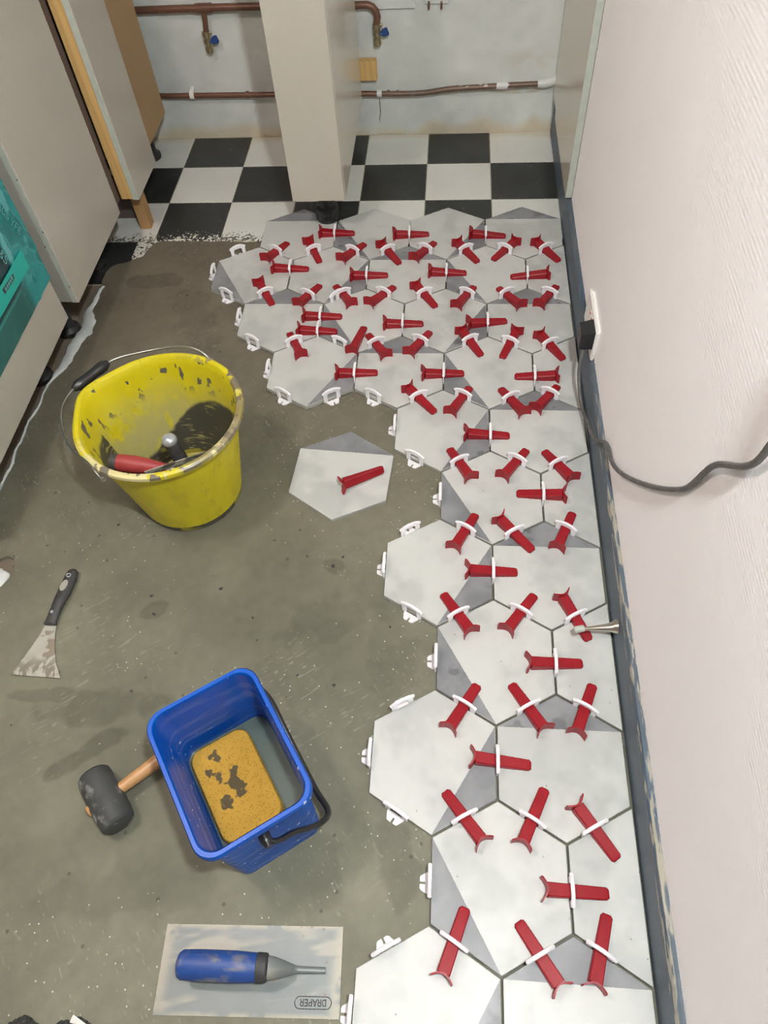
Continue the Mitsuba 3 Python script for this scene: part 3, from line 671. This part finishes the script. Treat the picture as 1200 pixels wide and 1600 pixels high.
add('blade', bl, 'm_dirtysteel', parent=t)
add('tang', tube(smooth_path([h1, h1 + (.003, -.002, -.015), (-.641, .850, .085)], 10), .005, 10), 'm_dirtysteel', smooth=50, parent=t)

# ------------------------------------------------------------------ blue rectangular bucket with water and sponge
cb = np.array((-.417, .243)); e1 = np.array((.561, -.828)); e2 = np.array((.828, .561)); angb = math.degrees(math.atan2(e1[1], e1[0]))
def bb(dims):
    rings = [ring3(rrect(hx, hy, r), z) for hx, hy, r, z in dims]
    m = loft(rings); return place(m, (cb[0], cb[1], .0003), angb)
HB = .24
blue = thing('rectangular_bucket', 'blue rectangular plastic bucket with water and a sponge, rim splashed with mortar', 'bucket')
add('body', bb([(.1045, .0745, .02, 0), (.1065, .0765, .022, .003), (.1135, .0835, .026, HB - .018), (.120, .090, .030, HB - .018), (.1225, .0925, .031, HB - .015), (.1225, .0925, .031, HB - .004), (.1205, .0905, .03, HB), (.115, .085, .027, HB), (.1125, .0825, .026, HB - .004), (.1025, .0725, .022, .006), (.097, .068, .018, .004)]), 'm_bluebucket', smooth=40, parent=blue)
def bpt(a, b_, z): q = cb + e1 * a + e2 * b_; return (q[0], q[1], z)
bail = smooth_path([bpt(.117, .0, .190), bpt(.1265, .004, .187), bpt(.128, .03, .170), bpt(.128, .058, .143), bpt(.124, .084, .118), bpt(.110, .095, .098), bpt(.08, .094, .080), bpt(.03, .093, .072), bpt(-.02, .093, .078), bpt(-.07, .094, .098), bpt(-.112, .090, .130), bpt(-.128, .05, .17), bpt(-.1275, .004, .187), bpt(-.117, 0, .190)], 120)
add('bail_handle', tube(bail, .0042, 10, rh=.0052), 'm_black', smooth=60, parent=blue, label='black plastic bail handle')
for s in (1, -1):
    q0, q1 = np.array(bpt(s * .112, -.002, .190)), np.array(bpt(s * .133, -.002, .190))
    add('pivot', lathe_along(q0, q1, [(0, .009), (.5, .009), (.7, .0075), (1, .005)]), 'm_black', smooth=40, parent=blue)
wt = place(loft([ring3(rrect(.1025, .0725, .022), .0065), ring3(rrect(.1050, .0750, .023), .072)]), (cb[0], cb[1], 0), angb)
add('rinse_water', wt, 'm_water', label='murky grey rinse water in the blue bucket', cat='water', kind='stuff')
sp_ = place(loft([ring3(rrect(.080, .049, .018), .050), ring3(rrect(.0845, .053, .022), .054), ring3(rrect(.0845, .053, .022), .092), ring3(rrect(.082, .0505, .020), .0955)]), (-.435, .241, 0), angb)
add('sponge', sp_, 'm_sponge', smooth=40, label='big yellow grouting sponge with dark stains floating in the blue bucket', cat='sponge')

# ------------------------------------------------------------------ rubber mallet
t = thing('rubber_mallet', 'rubber mallet with black head and wooden handle behind the blue bucket', 'mallet')
hc = np.array((-.674, .219, .0315)); ax = np.array((.659, -.752, 0)); hx_ = np.array((.737, .676, 0))
add('head', lathe_along(hc - ax * .056, hc + ax * .056, [(0, .014), (.02, .0245), (.06, .0285), (.25, .0305), (.46, .0310), (.48, .0302), (.52, .0302), (.54, .0310), (.75, .0305), (.94, .0285), (.98, .0245), (1, .014)], 40), 'm_mallet', smooth=35, parent=t)
add('handle', lathe_along(hc - hx_ * .034, hc + hx_ * .235, [(0, .009), (.02, .0115), (.15, .0118), (.25, .0105), (.5, .0125), (.8, .014), (.97, .0145), (1, .010)], 20), 'm_wood', smooth=40, parent=t)

# ------------------------------------------------------------------ scraper / filling knife
t = thing('filling_knife', 'filling knife with black handle and dirty flared blade lying on the screed at left', 'scraper')
hpts = smooth_path([(-.887, .682, .012), (-.8875, .66, .012), (-.890, .63, .0125), (-.894, .60, .0125), (-.8965, .575, .011), (-.8985, .558, .009)], 26)
w = np.interp(np.linspace(0, 1, 26), [0, .04, .15, .45, .75, 1], [.006, .011, .0135, .0145, .0115, .0125])
hh = np.interp(np.linspace(0, 1, 26), [0, .04, .15, .6, 1], [.004, .008, .0105, .010, .006])
add('handle', tube(hpts, w, 16, rh=hh), 'm_blackmatt', smooth=50, parent=t)
add('hanging_hole', place(trimesh.creation.torus(.0042, .0012, 20, 8), (-.8885, .663, .0222)), 'm_silver', smooth=True, parent=t + '__handle')
rv = trimesh.creation.cylinder(.0033, .004, sections=16); add('rivet', place(rv, (-.8970, .577, .0195)), 'm_silver', smooth=30, parent=t + '__handle')
pat = sg.Point(0, 0).buffer(.007, 12); pat = affinity.scale(pat, 1, 1.9); 
add('thumb_patch', place(extr(pat, .003), (-.8905, .638, .0205), -8), 'm_carcass', parent=t + '__handle')
bl = sg.Polygon([(-.910, .559), (-.887, .557), (-.8835, .535), (-.876, .51), (-.862, .475), (-.8415, .443), (-.9445, .446), (-.935, .47), (-.923, .505), (-.914, .535)])
add('blade', extr(bl, .0012, .0035), 'm_blade', parent=t)
add('ferrule', box((-.9115, .5535, .003), (-.8855, .5605, .0135), .002), 'm_blackmatt', parent=t)

# ------------------------------------------------------------------ finishing trowel
t = thing('plastering_trowel', 'flat steel trowel with worn blue handle lying on the screed at the bottom', 'trowel')
TC, TA = (-.386, -.013, 0), 2.6
pl = sg.box(-.142, -.0605, .142, .0605)
add('plate', place(extr(pl, .0012, .0012), TC, TA), 'm_plate', parent=t)
prof = [(0, .010), (.02, .0165), (.06, .020), (.3, .0212), (.7, .0212), (.95, .0195), (1, .0185)]
hp0, hp1 = np.array((-.103, .003, .046)), np.array((.022, .001, .046))
hm = tube([hp0 + (hp1 - hp0) * f for f, _ in prof], [r for _, r in prof], 20, rh=[r * .78 for _, r in prof])
add('handle', place(hm, TC, TA), 'm_bluehandle', smooth=50, parent=t)
fm = tube([(.018, .001, .046), (.020, .001, .046), (.034, .001, .046), (.036, .001, .046)], [.017, .0205, .0195, .016], 20, rh=[.013, .0165, .0155, .012])
add('collar', place(fm, TC, TA), 'm_blackmatt', smooth=40, parent=t)
nk = tube([(.034, .001, .045), (.045, .001, .042), (.058, .001, .030), (.066, .001, .016), (.075, .001, .0075), (.118, .001, .0055)], [.0165, .015, .011, .008, .0052, .0045], 14, rh=[.012, .010, .0075, .006, .0045, .0035])
add('tang', place(nk, TC, TA), 'm_plate', smooth=50, parent=t)
tx = meshkit.text_mesh('DRAPER', .0088, .0002, bold=True); bx_ = tx.bounds; tx.apply_translation(-(bx_[0] + bx_[1]) / 2); tx.apply_scale((.040 / (bx_[1] - bx_[0])[0], 1, 1))
ov = sg.LineString([(-.020, 0), (.020, 0)]).buffer(.0085); ov = ov.difference(ov.buffer(-.0013))
em = cat([tx, extr(ov, .0002, -.0001)])
add('stamped_emblem', place(em, (-.283, -.049, .0026), 180 + TA), 'm_ink', parent=t + '__plate')

# ------------------------------------------------------------------ cloth at the very bottom edge
def lump(cx, cy, rx, ry, rz, seed):
    m = trimesh.creation.icosphere(4); q = m.vertices.copy(); m.vertices *= (rx, ry, rz)
    m.vertices *= 1 + .25 * (meshkit.fbm(q * 4 + seed, 4)[:, None] - .5); m.vertices[:, 2] = np.maximum(m.vertices[:, 2], -rz * .5); m.apply_translation((cx, cy - .007, rz * .5 + .0004)); return m
g = thing('dark_cloth', 'dark fuzzy cloth with a pale tag, cut off by the bottom edge at left', 'cloth')
add('fabric', cat([lump(-.715, -.150, .040, .062, .022, 1), lump(-.635, -.148, .052, .064, .026, 5)]), 'm_cloth', smooth=True, parent=g)
add('tag', place(box((-.016, -.007, 0), (.016, .007, .002), .0008), (-.626, -.099, .022), -24, 20), 'm_whiteplastic', parent=g, label='pale tag')

# ------------------------------------------------------------------ cupboards on the left
HU = .135
def leg(cx, cy, parent=None, z0=-.0085):
    m = cat([lathe([(.012, z0), (.031, z0), (.033, z0 + .004), (.032, z0 + .014), (.021, z0 + .024), (.019, HU - .03), (.026, HU - .026), (.027, HU - .001), (.012, HU - .001)], 28)])
    return add('leg', place(m, (cx, cy, 0)), 'm_black', smooth=40, parent=parent)
def screw(x, y, z, parent): pass
a = thing('oven_cupboard', 'cream tall cupboard holding the film-wrapped oven, standing nearest on the left', 'cupboard')
add('body', cat([box((-1.62, .742, HU), (-1.079, .760, 2.05)), box((-1.62, 1.324, HU), (-1.079, 1.342, 2.05)), box((-1.62, .76, HU), (-1.079, 1.324, HU + .018)), box((-1.62, .76, .228), (-1.079, 1.324, .246)), box((-1.62, .76, .86), (-1.079, 1.324, .878))]), 'm_carcass', parent=a)
add('lower_panel', box((-1.078, .744, HU), (-1.059, 1.341, .262), .0015), 'm_cream', parent=a)
add('upper_door', box((-1.078, .744, .872), (-1.059, 1.341, 2.05), .0015), 'm_cream', parent=a)
leg(-1.170, 1.270, a); leg(-1.17, .82, a)
o = thing('oven', 'built-in oven under teal protective film in the cream cupboard on the left', 'oven')
add('body', box((-1.60, .765, .262), (-1.068, 1.32, .855)), 'm_ovenframe', parent=o)
add('door_frame', box((-1.068, .750, .264), (-1.0575, 1.339, .868), .002), 'm_ovenframe', parent=o)
add('door_glass', box((-1.0575, .82, .322), (-1.0550, 1.238, .80), .001), 'm_ovenglass', parent=o)
def quad_yz(pts, x, t=.0006):
    m = extr(sg.Polygon(pts), t); v = m.vertices.copy(); m.vertices = np.c_[x + v[:, 2], v[:, 0], v[:, 1]]; return m
add('sticker', quad_yz([(1.284, .375), (1.281, .331), (1.05, .335), (1.05, .374)], -1.0500, .0004), 'm_filmsticker', parent=o, label='green energy sticker')
add('print_box', quad_yz([(1.216, .363), (1.213, .352), (1.157, .354), (1.158, .366)], -1.0496, .0004), 'm_filmink', parent=o + '__sticker')
add('lettering', cat([quad_yz([(1.166 + .009 * q_, .3555 - .0001 * q_), (1.166 + .009 * q_ + .006, .3555), (1.166 + .009 * q_ + .006, .3625), (1.166 + .009 * q_, .3625)], -1.0493, .0003) for q_ in range(5)]), 'm_filmtext', parent=o + '__sticker')
def wall_text(s, h, yz, x, rot):
    m = meshkit.text_mesh(s, h, .0003); m.apply_transform(trimesh.transformations.rotation_matrix(math.radians(rot), (0, 0, 1))); v = m.vertices.copy()
    return trimesh.Trimesh(np.c_[x + v[:, 2], yz[0] + v[:, 0], yz[1] + v[:, 1]], m.faces, process=False)
# film: a wrinkled sheet stretched over the oven front
ny, nz = 90, 110; Y, Zg = np.meshgrid(np.linspace(.744, 1.3445, ny), np.linspace(.2545, .872, nz))
wr = meshkit.fbm(np.stack([Y * 9, Zg * 5, Y * 0], -1), 4) - .5
ridge = np.abs(meshkit.fbm(np.stack([Y * 12 + Zg * 4, Zg * 7, Y * 0 + 5], -1), 3) - .5)
edge = np.clip((Y - 1.22) / .1, 0, 1)
X = -1.0535 + (.25 + edge) * (.006 * wr + .010 * np.clip(.12 - ridge, 0, 1) / .12 * .35) 
X = np.clip(X, -1.0545, -1.0470 - .0036 * (Y < 1.29))
V = np.stack([X, Y + .004 * edge * wr * 2, Zg], -1).reshape(-1, 3)
F = [[i * ny + j, i * ny + j + 1, (i + 1) * ny + j + 1, (i + 1) * ny + j] for i in range(nz - 1) for j in range(ny - 1)]
add('protective_film', (V, np.array(F)), 'm_film', smooth=True, parent=o, label='wrinkled teal protective film')
txt = cat([wall_text('ACS YFE', .016, (1.278, .482), -1.0497, -72), wall_text('&S', .018, (1.205, .418), -1.0497, -80)])
add('lettering', txt, 'm_filmtext', parent=o + '__protective_film')

b = thing('tall_cupboard', 'cream tall cupboard with one plain door, between the oven cupboard and the timber-edged panel', 'cupboard')
add('body', box((-1.62, 1.400, HU), (-1.0695, 1.788, 2.10)), 'm_carcass', parent=b)
add('door', box((-1.068, 1.399, HU), (-1.0520, 1.791, 2.10), .0005), 'm_edging', parent=b, label='raw greenish door edge')
add('face', box((-1.0522, 1.3985, HU - .0005), (-1.0500, 1.7915, 2.10), .0008), 'm_cream', parent=b + '__door')
leg(-1.152, 1.452, b); leg(-1.16, 1.74, b)
m = [trimesh.creation.cylinder(.0016, .003, sections=10) for _ in range(6)]
for i, (x, z) in enumerate([(-1.0545, .185), (-1.0545, .34), (-1.0545, .47), (-1.0545, .60), (-1.0672, .30), (-1.0672, .56)]):
    add('screw', place(m[i], (x, 1.3995, z), 0, 90), 'm_blackmatt', parent=b + ('__door' if x > -1.06 else '__body'))
p = thing('end_panel', 'cream end panel with a raw pine batten down its edge, standing on a wooden block', 'panel')
add('panel', box((-1.0290, 1.855, HU), (-1.0125, 2.055, 2.10), .0005), 'm_edging', parent=p)
add('face', box((-1.0126, 1.8545, HU - .0005), (-1.0105, 2.0555, 2.10), .0008), 'm_cream', parent=p + '__panel')
add('batten', box((-1.0640, 1.857, HU + .001), (-1.0292, 1.900, 2.10), .0012), 'm_pine', parent=p, label='knotty pine batten')
add('filler_strip', box((-1.082, 1.7925, HU), (-1.068, 1.8565, 2.10)), 'm_darkbrown', parent=p, label='dark brown strip in the gap')  # dark strip closing the gap between cupboard door and batten
add('plinth_board', box((-1.40, 1.976, -.003), (-1.072, 1.990, HU)), 'm_darkbrown', parent=p)
add('support_block', box((-1.068, 1.918, -.003), (-1.034, 1.955, HU), .0012), 'm_block', parent=p, label='brown wooden block under the panel')
d = thing('base_cupboard', 'cupboard with a brown hardboard side, standing behind the pine-edged panel', 'cupboard')
add('body', box((-1.62, 2.075, HU), (-1.0605, 2.352, 2.10)), 'm_carcass', parent=d)
add('side_panel', box((-1.0600, 2.073, HU), (-1.0530, 2.354, 2.10), .0006), 'm_hardboard', parent=d, label='brown hardboard side')
leg(-1.135, 2.330, d, -.003)

# ------------------------------------------------------------------ narrow cupboard in the middle
c = thing('narrow_cupboard', 'narrow cream cupboard standing on a black foot in the middle of the back', 'cupboard')
add('front_panel', box((-.5535, 1.838, HU), (-.4035, 1.857, 2.10), .0012), 'm_cream', parent=c)
add('side_panel', box((-.4190, 1.8585, HU - .0005), (-.4020, 2.414, 2.10), .0012), 'm_cream', parent=c)
add('side_panel', box((-.5530, 1.8585, HU - .0005), (-.5360, 2.414, 2.10), .0012), 'm_cream', parent=c)
add('back_panel', box((-.535, 2.395, HU), (-.420, 2.41, 2.10)), 'm_carcass', parent=c)
add('bottom_panel', box((-.535, 1.86, HU + .01), (-.420, 2.40, HU + .028)), 'm_carcass', parent=c)
ft = lathe([(.012, .0124), (.034, .0124), (.0355, .016), (.0355, .030), (.033, .034), (.033, .039), (.0355, .043), (.0345, .052), (.024, .058), (.022, .100), (.030, .106), (.031, HU - .0008), (.01, HU - .0008)], 36)
add('leg', place(ft, (-.477, 1.945, 0)), 'm_black', smooth=40, parent=c, label='black adjustable foot')

# end panel against the right wall, bottom edge raised and chipped
rp = [(1.888, .098)]
for y in np.linspace(1.90, 2.43, 50): rp.append((y, .100 + .004 * (float(meshkit.fbm(np.array([y * 40, 1, 4.0]), 3)) - .5) - .002))
rp += [(2.436, .10), (2.436, 2.10), (1.888, 2.10)]
rp = [(y, max(z, .1055) if y < 2.33 else max(z, .128)) for y, z in rp]
m = extr(sg.Polygon(rp), .018); v = m.vertices.copy(); m.vertices = np.c_[.2200 + v[:, 2], v[:, 0], v[:, 1]]; m.fix_normals()
wpn = add('wall_panel', m, 'm_cream', label='tall cream panel leaning flat against the right wall at the back', cat='panel')

add('edge_strip', box((.2203, 1.8868, .108), (.2377, 1.8882, 2.09), .0004), 'm_edging', parent=wpn, label='chipped pale edge')
# ------------------------------------------------------------------ pipework on the back wall
def pipe(pts, r, n=12): return tube(pts, r, n)
YP = 2.430
t = thing('lower_copper_pipe', 'long copper pipe low on the back wall, with a bend at right', 'pipe')
add('tube', pipe([(-1.20, YP, .155)] + [tuple(q) for q in smooth_path([(-.60, YP, .149), (-.40, YP, .146), (-.235, YP, .143), (-.19, YP, .145), (-.13, YP, .153), (-.06, YP, .157), (.06, YP, .161), (.20, YP, .164)], 50)], .0085, 14), 'm_copper', smooth=60, parent=t)
for x, z, hw in ((-.345, .146, .008), (-.315, .145, .004), (-.285, .144, .003), (.052, .161, .018), (-.785, .152, .005)):
    add('fitting', place(trimesh.creation.cylinder(.0105, 2 * hw, sections=20), (x, YP, z), 0, 0, 90), 'm_copper' if hw < .006 else 'm_whitepaint', smooth=40, parent=t)
add('painted_end', pipe([(.165, YP, .163), (.185, YP, .164), (.205, YP + .004, .167), (.228, YP + .012, .172)], [.0095, .013, .014, .012]), 'm_whitepaint', smooth=60, parent=t, label='end lumpy with white paint')
t2 = add('pipe_clip', cat([place(trimesh.creation.cylinder(.0125, .014, sections=20), (-.972, YP, .155), 0, 0, 90), box((-.979, YP, .141), (-.965, WY - .002, .172), .001)]), 'm_whiteplastic', smooth=40, label='white plastic clip on the lower copper pipe', cat='pipe clip')
t = thing('upper_copper_pipe', 'copper pipe along the back wall near the top edge, two valves hanging from it', 'pipe')
ZP = .408
add('tube', pipe(smooth_path([(-1.25, YP, ZP), (-.86, YP, ZP), (-.60, YP, ZP - .003), (-.385, YP, ZP - .006), (-.355, YP, ZP - .010), (-.343, YP, ZP - .022), (-.342, YP, .352)], 60), .0105, 14), 'm_copper', smooth=60, parent=t)
add('branch', pipe([(-.868, YP, ZP), (-.872, YP, .375), (-.876, YP, .345)], .0082, 12), 'm_copper', smooth=60, parent=t)
add('branch_joint', cat([place(trimesh.creation.cylinder(.013, .05, sections=20), (-.868, YP, ZP), 0, 0, 90)]), 'm_copper', smooth=40, parent=t)
add('wall_clip', cat([place(trimesh.creation.cylinder(.0135, .014, sections=20), (-.645, YP, ZP - .002), 0, 0, 90), box((-.652, YP, .388), (-.638, WY - .002, .426), .001)]), 'm_whitepaint', smooth=40, parent=t)
for (x, z, lb) in ((-.878, .345, 'brass isolating valve with blue lever hanging from the upper pipe, left of the narrow cupboard'), (-.342, .352, 'brass isolating valve with blue lever hanging from the upper pipe, right of the narrow cupboard')):
    v_ = thing('isolating_valve', lb, 'valve')
    m = lathe([(.008, 0), (.0125, -.002), (.0125, -.014), (.0095, -.016), (.010, -.020), (.0125, -.022), (.0125, -.034), (.0095, -.036), (.0085, -.040), (.012, -.042), (.0125, -.058), (.010, -.062), (.004, -.063)], 6 * 4)
    add('body', place(m, (x, YP, z)), 'm_brass', smooth=35, parent=v_)
    add('lever', cat([place(trimesh.creation.cylinder(.006, .016, sections=16), (x + .014, YP - .004, z - .028), 0, 0, 90), place(box((0, -.006, -.004), (.020, .006, .018), .003), (x + .018, YP - .004, z - .034), 0, 0, -18)]), 'm_blueplastic', smooth=30, parent=v_, label='blue lever')
    add('bleed_screw', place(trimesh.creation.cylinder(.003, .012, sections=12), (x + .013, YP - .004, z - .004), 0, 0, 90), 'm_brass', smooth=30, parent=v_)
add('wood_block', box((-.425, 2.425, .187), (-.350, WY - .002, .246), .0015), 'm_pine', label='small wooden block screwed to the back wall beside the narrow cupboard', cat='block')
k = add('access_plate', box((-.425, 2.442, .384), (-.225, WY - .001, .52), .001), 'm_whitepaint', label='painted white plate on the back wall at the top edge', cat='plate')
t = thing('pipe_bracket', 'small painted bracket on the back wall, right of the white plate', 'bracket')
add('plate', box((-.195, 2.446, .392), (-.125, WY - .002, .47), .001), 'm_whitepaint', parent=t)
for x in (-.183, -.145): add('prong', box((x - .003, 2.442, .378), (x + .003, WY - .002, .40), .001), 'm_copper', parent=t)

# ------------------------------------------------------------------ socket, plug, cable, door stop on the right wall
s_ = thing('wall_socket', 'white double wall socket just above the skirting on the right wall', 'socket')
add('back_box', box((.2350, 1.235, .106), (WX - .0002, 1.378, .186), .001), 'm_whiteplastic', parent=s_)
add('faceplate', box((.2280, 1.228, .103), (.2355, 1.385, .189), .003), 'm_whiteplastic', parent=s_)
for y in (1.296, 1.318):
    k_ = add('switch', box((.2262, y - .005, .155), (.2283, y + .005, .177), .0008), 'm_whiteplastic', parent=s_)
    add('switch_mark', box((.2253, y - .003, .168), (.2264, y + .003, .174), .0004), 'm_ledred', parent=k_, label='red switch mark')
pg_ = thing('plug', 'black mains plug in the near half of the white socket', 'plug')
add('body', trimesh.convex.convex_hull(np.vstack([[(.2278, 1.257 + a, .160 + b_) for a in (-.024, .024) for b_ in (-.024, .024)], [(.1975, 1.257 + a, .158 + b_) for a in (-.021, .021) for b_ in (-.024, .019)], [(.207, 1.257 + a, .122) for a in (-.008, .008)], [(.218, 1.257 + a, .122) for a in (-.008, .008)]])), 'm_black', parent=pg_)
cab = smooth_path([(.2115, 1.254, .126), (0.2050, 1.221, 0.120), (0.2040, 1.208, 0.092), (0.2060, 1.189, 0.070), (0.2120, 1.154, 0.042), (0.2170, 1.079, 0.059), (0.2220, 0.991, 0.098), (0.2320, 0.940, 0.140), (0.2340, 0.910, 0.140), (0.2340, 0.878, 0.155), (0.2340, 0.809, 0.212), (0.2340, 0.743, 0.279), (0.2340, 0.675, 0.354), (0.2335, 0.592, 0.458), (0.2335, 0.573, 0.487), (0.2330, 0.559, 0.519), (0.2320, 0.545, 0.557), (0.2310, 0.530, 0.591), (0.2300, 0.500, 0.630), (0.2290, 0.461, 0.678), (0.2290, 0.453, 0.693), (0.2270, 0.443, 0.729), (0.2250, 0.434, 0.778), (.222, .43, .88), (.218, .41, .98)], 280)
add('mains_cable', tube(cab, .0042, 12), 'm_cable', smooth=60, label='dusty grey mains cable looping from the plug up along the right wall', cat='cable')
ds = thing('door_stop', 'metal door stop with a pale tip sticking out of the skirting board', 'door stop')
add('stem', lathe_along((.230, .575, .046), (.158, .566, .050), [(0, .015), (.05, .0145), (.12, .011), (.22, .0085), (.35, .0068), (.55, .0052), (.75, .0040), (1, .0035)], 20), 'm_chrome', smooth=60, parent=ds)
add('tip', lathe_along((.166, .5682, .050), (.147, .563, .0503), [(0, .005), (.08, .0065), (.9, .0068), (1, .0055)], 18), 'm_edging', smooth=50, parent=ds, label='pale rubber tip')

# ------------------------------------------------------------------ lamps
lp = thing('ceiling_lamp', 'unseen shaded bulb hanging above the photographer', 'lamp')
bulb = trimesh.creation.icosphere(3, LAMP_R); bulb.apply_translation(LAMP_POS)
k = add('bulb', bulb, 'm_whiteplastic', smooth=True, parent=lp); scene[k]['emitter'] = {'type': 'area', 'radiance': rgb(*LAMP_RAD)}
add('cord', tube([(LAMP_POS[0], LAMP_POS[1], LAMP_POS[2] + LAMP_R + .03), (LAMP_POS[0], LAMP_POS[1], CZ)], .004, 8), 'm_whiteplastic', parent=lp)
add('bulb_holder', place(trimesh.creation.cylinder(.018, .05, sections=20), (LAMP_POS[0], LAMP_POS[1], LAMP_POS[2] + LAMP_R + .05)), 'm_whiteplastic', smooth=40, parent=lp)
sh = lathe([(.020, LAMP_POS[2] + .075), (.050, LAMP_POS[2] + .068), (.110, LAMP_POS[2] - .012), (.112, LAMP_POS[2] - .012), (.052, LAMP_POS[2] + .071), (.020, LAMP_POS[2] + .078)], 40, False, False); sh.apply_translation((LAMP_POS[0], LAMP_POS[1], 0))
add('shade', sh, 'm_carcass', smooth=40, parent=lp)  # unseen cone, placed to keep the bulb from lighting the ceiling
lp = thing('dome_lamp', 'unseen warm dome lamp out of view on the ceiling, lighting the right wall', 'lamp')  # out of view, placed to throw warm light on the right wall
dm = trimesh.creation.icosphere(3, FAR_R); dm.vertices[:, 2] *= .6; dm.apply_translation(FAR_POS)
k = add('shade', dm, 'm_whiteplastic', smooth=True, parent=lp); scene[k]['emitter'] = {'type': 'area', 'radiance': rgb(*FAR_RAD)}
add('base', place(trimesh.creation.cylinder(.08, .05, sections=32), (FAR_POS[0], FAR_POS[1], CZ - .025)), 'm_whiteplastic', smooth=40, parent=lp)
